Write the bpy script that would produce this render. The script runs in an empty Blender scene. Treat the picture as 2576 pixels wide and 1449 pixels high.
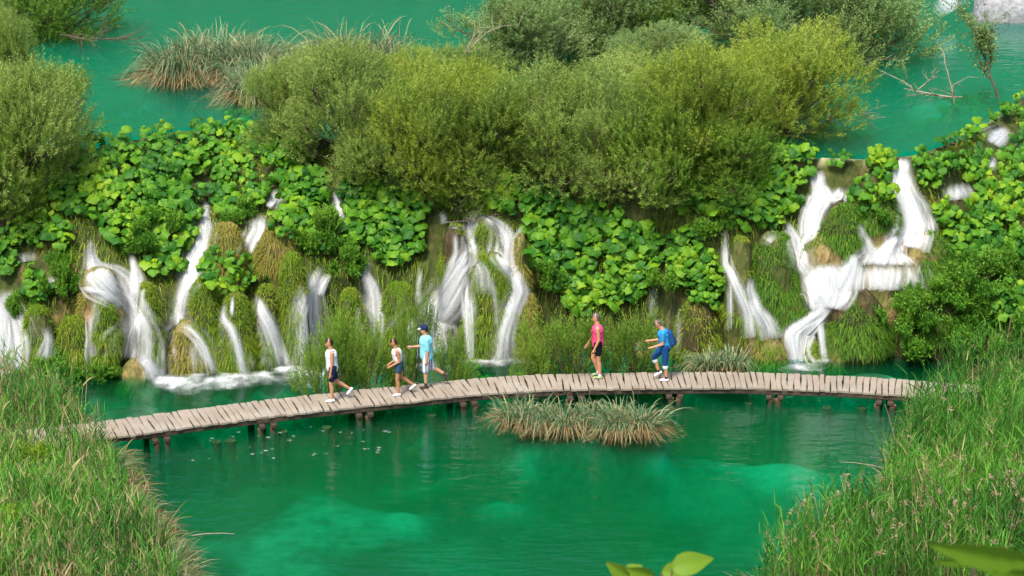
import bpy, bmesh, math, random
import numpy as np
from mathutils import Vector, Matrix

random.seed(7)
RNG = np.random.default_rng(11)
R = math.radians
scene = bpy.context.scene
COL = scene.collection

# ------------------------------------------------------------------ camera, sky, sun, exposure
CAM_H, PITCH, FPX, PW, PH = 20.5, 17.55, 5519.0, 2576.0, 1449.0
cam_data = bpy.data.cameras.new('camera')
cam = bpy.data.objects.new('camera', cam_data)
COL.objects.link(cam)
cam.location = (0, 0, CAM_H)
cam.rotation_euler = (R(90 - PITCH), 0, 0)
cam_data.sensor_width = 36.0
cam_data.lens = 36.0 * FPX / PW
cam_data.clip_end = 2000
cam_data.dof.use_dof = True
cam_data.dof.focus_distance = 62.0
cam_data.dof.aperture_fstop = 9.0
scene.camera = cam

SUN_EL, SUN_AZ = 58.0, 205.0          # azimuth of the sun seen from above, clockwise from +Y
world = bpy.data.worlds.new('World')
scene.world = world
world.use_nodes = True
wn = world.node_tree.nodes
wn.clear()
w_out = wn.new('ShaderNodeOutputWorld')
w_bg = wn.new('ShaderNodeBackground')
w_sky = wn.new('ShaderNodeTexSky')
w_sky.sky_type = 'NISHITA'
w_sky.sun_disc = False
w_sky.sun_elevation = R(SUN_EL)
w_sky.sun_rotation = R(SUN_AZ)
w_sky.dust_density = 3.0
w_bg.inputs['Strength'].default_value = 0.12
world.node_tree.links.new(w_sky.outputs[0], w_bg.inputs[0])
world.node_tree.links.new(w_bg.outputs[0], w_out.inputs[0])

sun_data = bpy.data.lights.new('sun', 'SUN')
sun_data.energy = 2.5
sun_data.angle = R(15)
sun_data.color = (1.0, 0.95, 0.86)
sun = bpy.data.objects.new('sun', sun_data)
COL.objects.link(sun)
sd = Vector((math.sin(R(SUN_AZ)) * math.cos(R(SUN_EL)), math.cos(R(SUN_AZ)) * math.cos(R(SUN_EL)), math.sin(R(SUN_EL))))
sun.rotation_euler = (-sd).to_track_quat('-Z', 'Y').to_euler()
sun.location = (0, 20, 60)

scene.view_settings.view_transform = 'Standard'
scene.view_settings.look = 'None'
scene.view_settings.exposure = 1.12
scene.view_settings.gamma = 1.0
scene.view_settings.use_curve_mapping = False
scene.render.engine = 'CYCLES'
cy = scene.cycles
cy.use_denoising = True
cy.use_adaptive_sampling = True
cy.adaptive_threshold = 0.02
cy.max_bounces = 6
cy.diffuse_bounces = 3
cy.glossy_bounces = 2
cy.transmission_bounces = 3
cy.volume_bounces = 1
cy.transparent_max_bounces = 24
cy.caustics_reflective = False
cy.caustics_refractive = False

# ------------------------------------------------------------------ pixel -> world helpers (photo at 2576 x 1449)
CP, SP = math.cos(R(PITCH)), math.sin(R(PITCH))
def rays(u, v):
    u = np.asarray(u, float); v = np.asarray(v, float)
    a = (u - PW / 2) / FPX; b = -(v - PH / 2) / FPX
    d = np.stack([a, CP + b * SP, -SP + b * CP], -1)
    return d                       # not normalised; y component ~1
def P(u, v, z):
    d = rays(u, v)
    t = (z - CAM_H) / d[..., 2]
    return np.stack([d[..., 0] * t, d[..., 1] * t, CAM_H + d[..., 2] * t], -1)
def PX(y):                         # display pixels per metre at depth y (near level lines)
    return FPX / (y * CP + (CAM_H - 3) * SP)

# ------------------------------------------------------------------ noise
def _h(i, j, s):
    n = (i.astype(np.int64) * 374761393 + j.astype(np.int64) * 668265263 + s * 1442695041) & 0x7fffffff
    n = (n ^ (n >> 13)) * 1274126177 & 0x7fffffff
    return ((n ^ (n >> 16)) & 0xffff) / 65535.0
def vnoise(x, y, s=0):
    x = np.asarray(x, float); y = np.asarray(y, float)
    xi = np.floor(x); yi = np.floor(y)
    fx = x - xi; fy = y - yi
    fx = fx * fx * (3 - 2 * fx); fy = fy * fy * (3 - 2 * fy)
    a = _h(xi, yi, s); b = _h(xi + 1, yi, s); c = _h(xi, yi + 1, s); d = _h(xi + 1, yi + 1, s)
    return (a + (b - a) * fx) * (1 - fy) + (c + (d - c) * fx) * fy - 0.5
def fbm(x, y, s=0, o=3):
    r = 0; a = 1.0
    for k in range(o):
        r = r + a * vnoise(x * 2 ** k + 17.3 * k, y * 2 ** k - 9.1 * k, s + k); a *= 0.5
    return r
def sstep(a, b, x):
    t = np.clip((x - a) / (b - a), 0, 1)
    return t * t * (3 - 2 * t)

# ------------------------------------------------------------------ mesh builders
def mesh_np(name, V, F, var=None, uv=None, extra=None, smooth=False):
    V = np.asarray(V, np.float32).reshape(-1, 3); F = np.asarray(F, np.int32)
    me = bpy.data.meshes.new(name)
    n, k = F.shape
    me.vertices.add(len(V)); me.vertices.foreach_set('co', V.ravel())
    me.loops.add(n * k); me.loops.foreach_set('vertex_index', F.ravel())
    me.polygons.add(n)
    me.polygons.foreach_set('loop_start', np.arange(0, n * k, k, dtype=np.int32))
    me.polygons.foreach_set('loop_total', np.full(n, k, np.int32))
    if smooth: me.polygons.foreach_set('use_smooth', np.ones(n, bool))
    if var is not None:
        at = me.attributes.new('var', 'FLOAT', 'FACE'); at.data.foreach_set('value', np.asarray(var, np.float32))
    for key, arr in (extra or {}).items():
        at = me.attributes.new(key, 'FLOAT', 'POINT'); at.data.foreach_set('value', np.asarray(arr, np.float32))
    if uv is not None:
        l = me.uv_layers.new(name='UVMap'); l.data.foreach_set('uv', np.asarray(uv, np.float32)[F.ravel()].ravel())
    me.update(); me.validate()
    return me
def obj(name, me, mat=None, parent=None, loc=(0, 0, 0)):
    o = bpy.data.objects.new(name, me); COL.objects.link(o)
    if mat is not None:
        if len(me.materials) == 0: me.materials.append(mat)
    o.location = loc
    if parent is not None: o.parent = parent
    return o
def tag(o, label=None, cat=None, group=None, kind=None):
    if label: o['label'] = label
    if cat: o['category'] = cat
    if group: o['group'] = group
    if kind: o['kind'] = kind
    return o
def thing(name, label, cat, loc, group=None, rz=0):
    o = bpy.data.objects.new(name, None); COL.objects.link(o)
    o.location = [float(c) for c in loc]; o.rotation_euler = (0, 0, rz); o.empty_display_size = 0.2
    return tag(o, label, cat, group)
def grid_faces(n, m, wrap=False):
    i = np.arange(n - 1)[:, None]; j = np.arange(m if wrap else m - 1)[None, :]
    a = i * m + j; b = i * m + (j + 1) % m; c = (i + 1) * m + (j + 1) % m; d = (i + 1) * m + j
    return np.stack([a, b, c, d], -1).reshape(-1, 4)
def norm(a): return a / np.maximum(np.linalg.norm(a, axis=-1, keepdims=True), 1e-9)
def leaf_quads(C, A, L, W, var=None, bend=0.0):
    """pointed leaves: base C, axis A, length L, width W"""
    n = len(C); A = norm(A)
    rnd = norm(RNG.normal(size=(n, 3)))
    S = norm(np.cross(A, rnd)); N = np.cross(S, A)
    L = np.broadcast_to(L, n)[:, None]; W = np.broadcast_to(W, n)[:, None]
    mid = C + A * L * 0.45 + N * L * bend
    V = np.stack([C, mid + S * W * 0.5, C + A * L, mid - S * W * 0.5], 1).reshape(-1, 3)
    F = np.arange(n * 4).reshape(-1, 4)
    return V, F, (RNG.random(n) if var is None else var)
def ribbons(B, D, L, W, droop, nseg=3, var=None, side=None, tip=0.12):
    """grass blades: base B, first direction D, drooping with gravity"""
    n = len(B); D = norm(D)
    L = np.broadcast_to(L, n); W = np.broadcast_to(W, n); droop = np.broadcast_to(droop, n)
    if side is None:
        side = norm(np.cross(D, norm(RNG.normal(size=(n, 3)) * np.array([.5, 1, .3]) + np.array([0, -.4, 0]))))
    V = np.zeros((n, nseg + 1, 2, 3))
    for k in range(nseg + 1):
        s = k / nseg
        p = B + D * (L * s)[:, None]
        p[:, 2] -= droop * L * s * s
        w = W * (1.0 - (1 - tip) * s ** 1.6) * 0.5
        V[:, k, 0] = p - side * w[:, None]; V[:, k, 1] = p + side * w[:, None]
    idx = np.arange(n)[:, None] * (2 * (nseg + 1)) + np.arange(nseg)[None, :] * 2
    F = np.stack([idx, idx + 1, idx + 3, idx + 2], -1).reshape(-1, 4)
    var = RNG.random(n) if var is None else var
    return V.reshape(-1, 3), F, np.repeat(var, nseg)
def tube(points, radii, segs=6, cap=True):
    """tapered tube along points"""
    pts = np.asarray(points, float); r = np.asarray(radii, float)
    T = np.gradient(pts, axis=0); T = norm(T)
    ref = np.array([0.31, 0.9, 0.12]) if abs(T[0, 1]) < 0.8 else np.array([1.0, 0.1, 0.2])
    S = norm(np.cross(T, ref)); U = np.cross(S, T)
    a = np.linspace(0, 2 * math.pi, segs, endpoint=False)
    V = pts[:, None] + (S[:, None] * np.cos(a)[None, :, None] + U[:, None] * np.sin(a)[None, :, None]) * r[:, None, None]
    F = grid_faces(len(pts), segs, True)
    return V.reshape(-1, 3), F
class Acc:
    def __init__(self): self.V = []; self.F = []; self.n = 0; self.var = []
    def add(self, V, F, var=None):
        self.V.append(np.asarray(V).reshape(-1, 3)); self.F.append(np.asarray(F) + self.n); self.n += len(self.V[-1])
        self.var.append(np.full(len(F), 0.5) if var is None else np.broadcast_to(var, len(F)))
    def mesh(self, name, smooth=False):
        return mesh_np(name, np.concatenate(self.V), np.concatenate(self.F), np.concatenate(self.var), smooth=smooth)

# ------------------------------------------------------------------ materials
def new_mat(name):
    m = bpy.data.materials.new(name); m.use_nodes = True
    nt = m.node_tree; nt.nodes.clear()
    out = nt.nodes.new('ShaderNodeOutputMaterial')
    return m, nt, out
def ramp(nt, fac, stops):
    r = nt.nodes.new('ShaderNodeValToRGB'); e = r.color_ramp.elements
    while len(e) < len(stops): e.new(0.5)
    for k, (p, c) in enumerate(stops):
        e[k].position = p; e[k].color = (*c, 1)
    nt.links.new(fac, r.inputs[0]); return r.outputs[0]
def math_n(nt, op, a, b=None, clamp=False):
    n = nt.nodes.new('ShaderNodeMath'); n.operation = op; n.use_clamp = clamp
    for i, x in enumerate((a, b)):
        if x is None: continue
        if isinstance(x, (int, float)): n.inputs[i].default_value = x
        else: nt.links.new(x, n.inputs[i])
    return n.outputs[0]
def noise_n(nt, scale, detail=3, vec=None, rough=0.55):
    n = nt.nodes.new('ShaderNodeTexNoise'); n.inputs['Scale'].default_value = scale
    n.inputs['Detail'].default_value = detail; n.inputs['Roughness'].default_value = rough
    if vec is not None: nt.links.new(vec, n.inputs['Vector'])
    return n.outputs['Fac']
def mix_c(nt, fac, a, b, mode='MIX'):
    n = nt.nodes.new('ShaderNodeMix'); n.data_type = 'RGBA'; n.blend_type = mode
    for i, x in ((0, fac), (6, a), (7, b)):
        if isinstance(x, (int, float)): n.inputs[i].default_value = x
        elif isinstance(x, tuple): n.inputs[i].default_value = (*x, 1)
        else: nt.links.new(x, n.inputs[i])
    return n.outputs[2]
def coords(nt, kind='Object', scale=None):
    c = nt.nodes.new('ShaderNodeTexCoord').outputs[kind]
    if scale is None: return c
    m = nt.nodes.new('ShaderNodeMapping'); m.inputs['Scale'].default_value = scale
    nt.links.new(c, m.inputs[0]); return m.outputs[0]
def wpos(nt, scale=(1, 1, 1)):
    g = nt.nodes.new('ShaderNodeNewGeometry').outputs['Position']
    m = nt.nodes.new('ShaderNodeMapping'); m.inputs['Scale'].default_value = scale
    nt.links.new(g, m.inputs[0]); return m.outputs[0]
def principled(nt, out, color, rough=0.7, spec=0.3, bump=None, bump_d=0.05, bump_s=0.5):
    p = nt.nodes.new('ShaderNodeBsdfPrincipled')
    if isinstance(color, tuple): p.inputs['Base Color'].default_value = (*color, 1)
    else: nt.links.new(color, p.inputs['Base Color'])
    p.inputs['Roughness'].default_value = rough
    p.inputs['Specular IOR Level'].default_value = spec
    if bump is not None:
        b = nt.nodes.new('ShaderNodeBump'); b.inputs['Strength'].default_value = bump_s; b.inputs['Distance'].default_value = bump_d
        nt.links.new(bump, b.inputs['Height']); nt.links.new(b.outputs[0], p.inputs['Normal'])
    if out is not None: nt.links.new(p.outputs[0], out.inputs[0])
    return p
def leaf_mat(name, stops, trans=0.35, by='var', patch=None, rough=0.55, spec=0.25, obj_mix=0.0):
    m, nt, out = new_mat(name)
    if by == 'var':
        a = nt.nodes.new('ShaderNodeAttribute'); a.attribute_name = 'var'; fac = a.outputs['Fac']
        if obj_mix:
            oi = nt.nodes.new('ShaderNodeObjectInfo')
            fac = math_n(nt, 'ADD', math_n(nt, 'MULTIPLY', fac, 1 - obj_mix), math_n(nt, 'MULTIPLY', oi.outputs['Random'], obj_mix))
    else:
        oi = nt.nodes.new('ShaderNodeObjectInfo'); fac = oi.outputs['Random']
        nz = noise_n(nt, 0.55, 2, wpos(nt))
        fac = math_n(nt, 'ADD', math_n(nt, 'MULTIPLY', fac, 0.55), math_n(nt, 'MULTIPLY', math_n(nt, 'SUBTRACT', nz, 0.28), 0.95), True)
    col = ramp(nt, fac, stops)
    if patch:
        nz = noise_n(nt, patch[0], 2, wpos(nt))
        col = mix_c(nt, math_n(nt, 'MULTIPLY', math_n(nt, 'SUBTRACT', nz, 0.42), 3.0, True), col, patch[1])
    p = principled(nt, None, col, rough, spec)
    t = nt.nodes.new('ShaderNodeBsdfTranslucent'); nt.links.new(col, t.inputs[0])
    mx = nt.nodes.new('ShaderNodeMixShader'); mx.inputs[0].default_value = trans
    nt.links.new(p.outputs[0], mx.inputs[1]); nt.links.new(t.outputs[0], mx.inputs[2])
    nt.links.new(mx.outputs[0], out.inputs[0])
    return m
def plain_mat(name, c1, c2=None, rough=0.75, spec=0.25, scale=8, bump=0.0, stretch=(1, 1, 1)):
    m, nt, out = new_mat(name)
    if c2 is None: principled(nt, out, c1, rough, spec)
    else:
        nz = noise_n(nt, scale, 4, coords(nt, 'Object', stretch))
        col = ramp(nt, nz, [(0.3, c1), (0.7, c2)])
        principled(nt, out, col, rough, spec, nz if bump else None, bump)
    return m

M = {}
# terrain: tufa, marl lake bed, damp mossy rock
m, nt, out = new_mat('terrain')
n1 = noise_n(nt, 0.9, 5, wpos(nt)); n2 = noise_n(nt, 5.0, 5, wpos(nt, (1, 1, .45))); n3 = noise_n(nt, 0.35, 3, wpos(nt)); n4 = noise_n(nt, 1.7, 4, wpos(nt))
tufa = ramp(nt, n2, [(0.28, (0.03, 0.024, 0.012)), (0.5, (0.11, 0.08, 0.032)), (0.72, (0.28, 0.19, 0.085))])
moss = ramp(nt, n2, [(0.3, (0.02, 0.035, 0.01)), (0.7, (0.085, 0.10, 0.02))])
land = mix_c(nt, ramp(nt, n1, [(0.30, (0, 0, 0)), (0.46, (1, 1, 1))]), tufa, moss)
marl = ramp(nt, n4, [(0.3, (0.20, 0.18, 0.09)), (0.5, (0.36, 0.34, 0.19)), (0.75, (0.50, 0.48, 0.28))])
weed = ramp(nt, n2, [(0.3, (0.03, 0.05, 0.02)), (0.7, (0.10, 0.12, 0.045))])
n5 = noise_n(nt, 0.22, 4, wpos(nt, (1, .7, 1)), 0.6)
bed = mix_c(nt, ramp(nt, n3, [(0.46, (0, 0, 0)), (0.60, (1, 1, 1))]), marl, weed)
bed = mix_c(nt, ramp(nt, n5, [(0.44, (0, 0, 0)), (0.56, (.9, .9, .9))]), bed, weed)
ap = nt.nodes.new('ShaderNodeAttribute'); ap.attribute_name = 'pale'
bed = mix_c(nt, ap.outputs['Fac'], bed, ramp(nt, n2, [(0.3, (0.50, 0.47, 0.27)), (0.7, (0.66, 0.62, 0.40))]))
at = nt.nodes.new('ShaderNodeAttribute'); at.attribute_name = 'bed'
col = mix_c(nt, at.outputs['Fac'], land, bed)
aw = nt.nodes.new('ShaderNodeAttribute'); aw.attribute_name = 'wood'
col = mix_c(nt, aw.outputs['Fac'], col, ramp(nt, n1, [(0.3, (0.012, 0.03, 0.008)), (0.7, (0.06, 0.10, 0.025))]))
principled(nt, out, col, 0.85, 0.2, n2, 0.12, 0.8)
M['terrain'] = m

def mound_material(name, a, b, c):
    m, nt, out = new_mat(name)
    n2 = noise_n(nt, 6.0, 5, wpos(nt, (1, 1, .35))); n1 = noise_n(nt, 1.6, 3, wpos(nt))
    col = mix_c(nt, ramp(nt, n1, [(0.38, (0, 0, 0)), (0.62, (1, 1, 1))]),
                ramp(nt, n2, [(0.3, a), (0.7, b)]), c)
    principled(nt, out, col, 0.8, 0.3, n2, 0.16, 1.0)
    return m
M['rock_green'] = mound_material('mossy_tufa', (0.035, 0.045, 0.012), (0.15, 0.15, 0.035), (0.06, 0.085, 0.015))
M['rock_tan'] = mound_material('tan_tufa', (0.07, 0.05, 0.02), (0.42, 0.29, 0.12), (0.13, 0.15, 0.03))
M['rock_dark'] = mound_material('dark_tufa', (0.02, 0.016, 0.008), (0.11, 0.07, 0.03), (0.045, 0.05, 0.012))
M['stone'] = plain_mat('grey_stone', (0.17, 0.17, 0.18), (0.36, 0.355, 0.36), 0.85, 0.2, 6, 0.04)

M['grass'] = leaf_mat('hanging_grass', [(0.0, (0.06, 0.14, 0.008)), (0.45, (0.18, 0.31, 0.015)), (0.8, (0.36, 0.44, 0.03)), (1.0, (0.48, 0.40, 0.08))], 0.38, patch=(0.8, (0.14, 0.29, 0.012)))
M['grass_gold'] = leaf_mat('golden_grass', [(0.0, (0.11, 0.15, 0.015)), (0.5, (0.30, 0.30, 0.04)), (1.0, (0.46, 0.36, 0.10))], 0.3)
M['grass_dark'] = leaf_mat('lush_grass', [(0.0, (0.035, 0.12, 0.010)), (0.6, (0.09, 0.25, 0.016)), (1.0, (0.24, 0.36, 0.03))], 0.3)
M['butterbur'] = leaf_mat('butterbur_leaf', [(0.0, (0.014, 0.085, 0.014)), (0.28, (0.04, 0.17, 0.014)), (0.6, (0.12, 0.31, 0.014)), (0.9, (0.28, 0.45, 0.018)), (1.0, (0.50, 0.44, 0.03))], 0.38, by='obj', rough=0.5)
M['willow'] = leaf_mat('willow_leaf', [(0.0, (0.05, 0.10, 0.016)), (0.45, (0.20, 0.31, 0.045)), (0.85, (0.38, 0.47, 0.075)), (1.0, (0.50, 0.53, 0.08))], 0.45, patch=(0.5, (0.32, 0.39, 0.04)), obj_mix=0.2)
M['willow_grey'] = leaf_mat('grey_willow_leaf', [(0.0, (0.05, 0.11, 0.03)), (0.5, (0.17, 0.29, 0.085)), (1.0, (0.34, 0.45, 0.17))], 0.3, patch=(0.4, (0.19, 0.25, 0.06)), obj_mix=0.15)
M['willow_green'] = leaf_mat('green_willow_leaf', [(0.0, (0.04, 0.09, 0.012)), (0.5, (0.15, 0.28, 0.03)), (1.0, (0.31, 0.46, 0.06))], 0.42, obj_mix=0.15)
M['willow_mid'] = leaf_mat('mid_willow_leaf', [(0.0, (0.05, 0.10, 0.025)), (0.45, (0.18, 0.29, 0.06)), (0.85, (0.37, 0.47, 0.11)), (1.0, (0.46, 0.53, 0.15))], 0.42, patch=(0.5, (0.24, 0.33, 0.05)), obj_mix=0.2)
M['herb'] = leaf_mat('herb_leaf', [(0.0, (0.035, 0.12, 0.012)), (0.55, (0.09, 0.25, 0.020)), (1.0, (0.20, 0.38, 0.035))], 0.3, obj_mix=0.2)
M['fresh'] = leaf_mat('fresh_leaf', [(0.0, (0.08, 0.18, 0.012)), (0.5, (0.17, 0.33, 0.02)), (1.0, (0.32, 0.46, 0.03))], 0.4)
M['reed'] = leaf_mat('reed_blade', [(0.0, (0.02, 0.085, 0.012)), (0.5, (0.08, 0.27, 0.03)), (0.86, (0.20, 0.43, 0.05)), (0.90, (0.36, 0.28, 0.12)), (1.0, (0.55, 0.43, 0.23))], 0.38)
M['sedge'] = leaf_mat('sedge_blade', [(0.0, (0.05, 0.11, 0.05)), (0.45, (0.13, 0.23, 0.10)), (0.80, (0.30, 0.40, 0.20)), (0.86, (0.38, 0.30, 0.14)), (1.0, (0.54, 0.44, 0.24))], 0.3)
M['thatch'] = leaf_mat('dead_sedge', [(0.0, (0.16, 0.085, 0.035)), (0.5, (0.36, 0.23, 0.10)), (1.0, (0.52, 0.40, 0.20))], 0.25)
M['reed_fine'] = leaf_mat('marsh_grass', [(0.0, (0.06, 0.13, 0.05)), (0.5, (0.14, 0.25, 0.10)), (0.85, (0.25, 0.34, 0.14)), (1.0, (0.46, 0.38, 0.19))], 0.3)
M['seed'] = leaf_mat('reed_plume', [(0.0, (0.30, 0.20, 0.11)), (1.0, (0.52, 0.40, 0.26))], 0.3)
M['bark'] = plain_mat('bark', (0.07, 0.05, 0.035), (0.19, 0.145, 0.10), 0.9, 0.1, 9, 0.01, (1, 1, .3))
M['bark_pale'] = plain_mat('pale_bark', (0.22, 0.17, 0.12), (0.42, 0.34, 0.25), 0.9, 0.1, 9, 0.01, (1, 1, .3))
M['stump'] = plain_mat('drowned_wood', (0.05, 0.045, 0.015), (0.14, 0.11, 0.04), 0.8, 0.2, 6, 0.01)
# weathered planks
m, nt, out = new_mat('weathered_plank')
oi = nt.nodes.new('ShaderNodeObjectInfo')
nz = noise_n(nt, 9, 5, coords(nt, 'Object', (6, .6, 3))); nb = noise_n(nt, 1.3, 3, wpos(nt))
col = ramp(nt, nz, [(0.25, (0.17, 0.14, 0.105)), (0.5, (0.305, 0.25, 0.195)), (0.8, (0.43, 0.37, 0.30))])
col = mix_c(nt, math_n(nt, 'MULTIPLY', oi.outputs['Random'], 0.7), col, (0.25, 0.21, 0.16))
col = mix_c(nt, math_n(nt, 'MULTIPLY', math_n(nt, 'SUBTRACT', nb, 0.45), 1.6, True), col, (0.43, 0.39, 0.33))
principled(nt, out, col, 0.85, 0.2, nz, 0.008, 0.7)
M['plank'] = m
M['wet_wood'] = plain_mat('wet_wood', (0.018, 0.012, 0.008), (0.09, 0.06, 0.04), 0.6, 0.4, 7, 0.01, (1, 1, 1))
M['post'] = plain_mat('post_wood', (0.06, 0.035, 0.02), (0.22, 0.13, 0.07), 0.7, 0.3, 5, 0.01)

# moving water: silky, streaked along the flow
def fall_material(name, streak, lo, hi):
    m, nt, out = new_mat(name)
    uvm = nt.nodes.new('ShaderNodeMapping'); uvm.inputs['Scale'].default_value = (1, 1, 1)
    nt.links.new(nt.nodes.new('ShaderNodeTexCoord').outputs['UV'], uvm.inputs[0])
    mp = nt.nodes.new('ShaderNodeMapping'); mp.inputs['Scale'].default_value = (streak, 0.9, 1); nt.links.new(uvm.outputs[0], mp.inputs[0])
    mp2 = nt.nodes.new('ShaderNodeMapping'); mp2.inputs['Scale'].default_value = (2.2, 1.1, 1); nt.links.new(uvm.outputs[0], mp2.inputs[0])
    na = noise_n(nt, 1.0, 3, mp.outputs[0]); nb = noise_n(nt, 1.0, 2, mp2.outputs[0])
    e = nt.nodes.new('ShaderNodeAttribute'); e.attribute_name = 'edge'
    d = nt.nodes.new('ShaderNodeAttribute'); d.attribute_name = 'dens'
    def rng_(x, a, b, c=0.0, d_=1.0):
        mr = nt.nodes.new('ShaderNodeMapRange'); mr.interpolation_type = 'SMOOTHSTEP'
        for q, val in zip(('From Min', 'From Max', 'To Min', 'To Max'), (a, b, c, d_)): mr.inputs[q].default_value = val
        nt.links.new(x, mr.inputs['Value']); return mr.outputs[0]
    st = math_n(nt, 'MULTIPLY', rng_(na, lo, hi, 0.42, 1.12), rng_(nb, 0.28, 0.62, 0.6, 1.1))
    body = math_n(nt, 'MULTIPLY', d.outputs['Fac'], math_n(nt, 'POWER', e.outputs['Fac'], 1.25))
    fac = math_n(nt, 'MULTIPLY', body, math_n(nt, 'ADD', st, math_n(nt, 'MULTIPLY', math_n(nt, 'MULTIPLY', e.outputs['Fac'], d.outputs['Fac']), 0.22)), True)
    df = nt.nodes.new('ShaderNodeBsdfDiffuse'); df.inputs[0].default_value = (0.93, 0.94, 0.95, 1)
    tl = nt.nodes.new('ShaderNodeBsdfTranslucent'); tl.inputs[0].default_value = (0.86, 0.89, 0.92, 1)
    mm = nt.nodes.new('ShaderNodeMixShader'); mm.inputs[0].default_value = 0.35
    nt.links.new(df.outputs[0], mm.inputs[1]); nt.links.new(tl.outputs[0], mm.inputs[2])
    tr = nt.nodes.new('ShaderNodeBsdfTransparent')
    mx = nt.nodes.new('ShaderNodeMixShader'); nt.links.new(fac, mx.inputs[0])
    nt.links.new(tr.outputs[0], mx.inputs[1]); nt.links.new(mm.outputs[0], mx.inputs[2])
    nt.links.new(mx.outputs[0], out.inputs[0])
    return m
M['fall'] = fall_material('falling_water', 10.0, 0.34, 0.66)
M['foam'] = fall_material('foam', 4.0, 0.36, 0.62)

def lake_material(name, sc_d, sc_c, ab_d, ab_c, rip):
    m, nt, out = new_mat(name)
    w1 = noise_n(nt, 1.0, 3, wpos(nt, (1.4 * rip, 3.6 * rip, 1))); w2 = noise_n(nt, 1.0, 2, wpos(nt, (0.35, .8, 1)))
    hgt = math_n(nt, 'ADD', w1, math_n(nt, 'MULTIPLY', w2, 0.8))
    b = nt.nodes.new('ShaderNodeBump'); b.inputs['Strength'].default_value = 0.5; b.inputs['Distance'].default_value = 0.05
    nt.links.new(hgt, b.inputs['Height'])
    fr = nt.nodes.new('ShaderNodeFresnel'); fr.inputs['IOR'].default_value = 1.33; nt.links.new(b.outputs[0], fr.inputs['Normal'])
    gl = nt.nodes.new('ShaderNodeBsdfGlossy'); gl.inputs['Roughness'].default_value = 0.07; nt.links.new(b.outputs[0], gl.inputs['Normal'])
    tr = nt.nodes.new('ShaderNodeBsdfTransparent')
    mx = nt.nodes.new('ShaderNodeMixShader'); nt.links.new(fr.outputs[0], mx.inputs[0])
    nt.links.new(tr.outputs[0], mx.inputs[1]); nt.links.new(gl.outputs[0], mx.inputs[2])
    nt.links.new(mx.outputs[0], out.inputs['Surface'])
    sc = nt.nodes.new('ShaderNodeVolumeScatter'); sc.inputs['Color'].default_value = (*sc_c, 1); sc.inputs['Density'].default_value = sc_d
    ab = nt.nodes.new('ShaderNodeVolumeAbsorption'); ab.inputs['Color'].default_value = (*ab_c, 1); ab.inputs['Density'].default_value = ab_d
    ad = nt.nodes.new('ShaderNodeAddShader'); nt.links.new(sc.outputs[0], ad.inputs[0]); nt.links.new(ab.outputs[0], ad.inputs[1])
    nt.links.new(ad.outputs[0], out.inputs['Volume'])
    return m
M['lower_water'] = lake_material('lower_lake_water', 0.12, (0.001, 0.80, 0.32), 2.2, (0.0, 0.915, 0.86), 1.0)
M['upper_water'] = lake_material('upper_lake_water', 0.22, (0.001, 0.80, 0.50), 2.2, (0.0, 0.925, 0.885), 0.8)

# ------------------------------------------------------------------ terrain
RECESS = 0.0
ZU = 5.4                                            # level of the upper lake
def curve(px, z):
    p = P([a for a, _ in px], [b for _, b in px], z); return p[:, 0], p[:, 1]
BX, BY = curve([(-900, 950), (-100, 948), (200, 950), (400, 952), (560, 944), (640, 936), (740, 918), (900, 905), (1300, 903), (1700, 902), (2000, 905), (2300, 905), (2700, 900), (3500, 900)], 0)
LX, LY = curve([(-900, 360), (-100, 372), (250, 368), (420, 330), (560, 318), (700, 335), (900, 350), (1500, 365), (2000, 392), (2200, 396), (2300, 388), (2380, 362), (2450, 325), (2520, 285), (2600, 220), (2750, 150), (3500, 120)], ZU)
LBX = P([500, 470, 430, 370, 320, 290, 255, 200, 100, 0, -200], [1500, 1420, 1340, 1270, 1180, 1110, 1060, 1015, 985, 970, 955], 0)
RBX = P([1850, 1990, 2110, 2220, 2262, 2310, 2340, 2370, 2450, 2700], [1500, 1420, 1350, 1270, 1150, 1045, 990, 945, 912, 895], 0)
def bump_list(px, z):
    res = []
    for (u, v, ru, rv, dz) in px:
        c = P(u, v, z); e = P(u + ru, v, z); g = P(u, v - rv, z)
        res.append((c[0], c[1], abs(e[0] - c[0]), abs(g[1] - c[1]), dz))
    return res
LOW = bump_list([(1970, 1075, 120, 36, 1.0), (1800, 1120, 200, 60, 0.45), (1020, 1190, 70, 36, 0.45), (1270, 1140, 60, 22, 0.4), (1150, 1190, 330, 110, 0.55),
                 (760, 1210, 200, 90, 0.5), (330, 1010, 160, 40, 1.72), (2150, 928, 200, 20, 1.7), (1780, 925, 90, 15, 1.2), (1480, 1060, 250, 45, 2.1), (1000, 1330, 260, 60, 0.6),
                 (480, 1320, 120, 60, -0.8), (1700, 1330, 300, 90, -0.8), (560, 1140, 160, 40, -0.9), (880, 1255, 60, 14, -0.5), (2130, 1010, 100, 20, 0.5), (1500, 1230, 200, 50, -0.4), (1650, 915, 60, 12, 1.3)], 0)
MIDS = bump_list([(1965, 1078, 130, 34, 0.75), (2080, 1050, 120, 26, 0.5), (1820, 1120, 130, 44, 0.4), (1020, 1195, 60, 34, 0.6), (1270, 1140, 70, 22, 0.45), (900, 1150, 120, 26, 0.3), (1150, 1260, 160, 40, 0.3)], 0)
UPP = bump_list([(2390, 215, 190, 30, 1.25), (480, 170, 110, 40, 1.6), (700, 215, 150, 60, 2.0), (880, 190, 130, 60, 2.0), (1500, 230, 420, 110, 2.2), (1900, 220, 260, 110, 2.2), (120, 90, 200, 20, 1.7),
                 (2380, 40, 160, 40, 1.0), (300, 200, 120, 70, 0.7), (40, 260, 140, 90, 2.2)], ZU)
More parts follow.
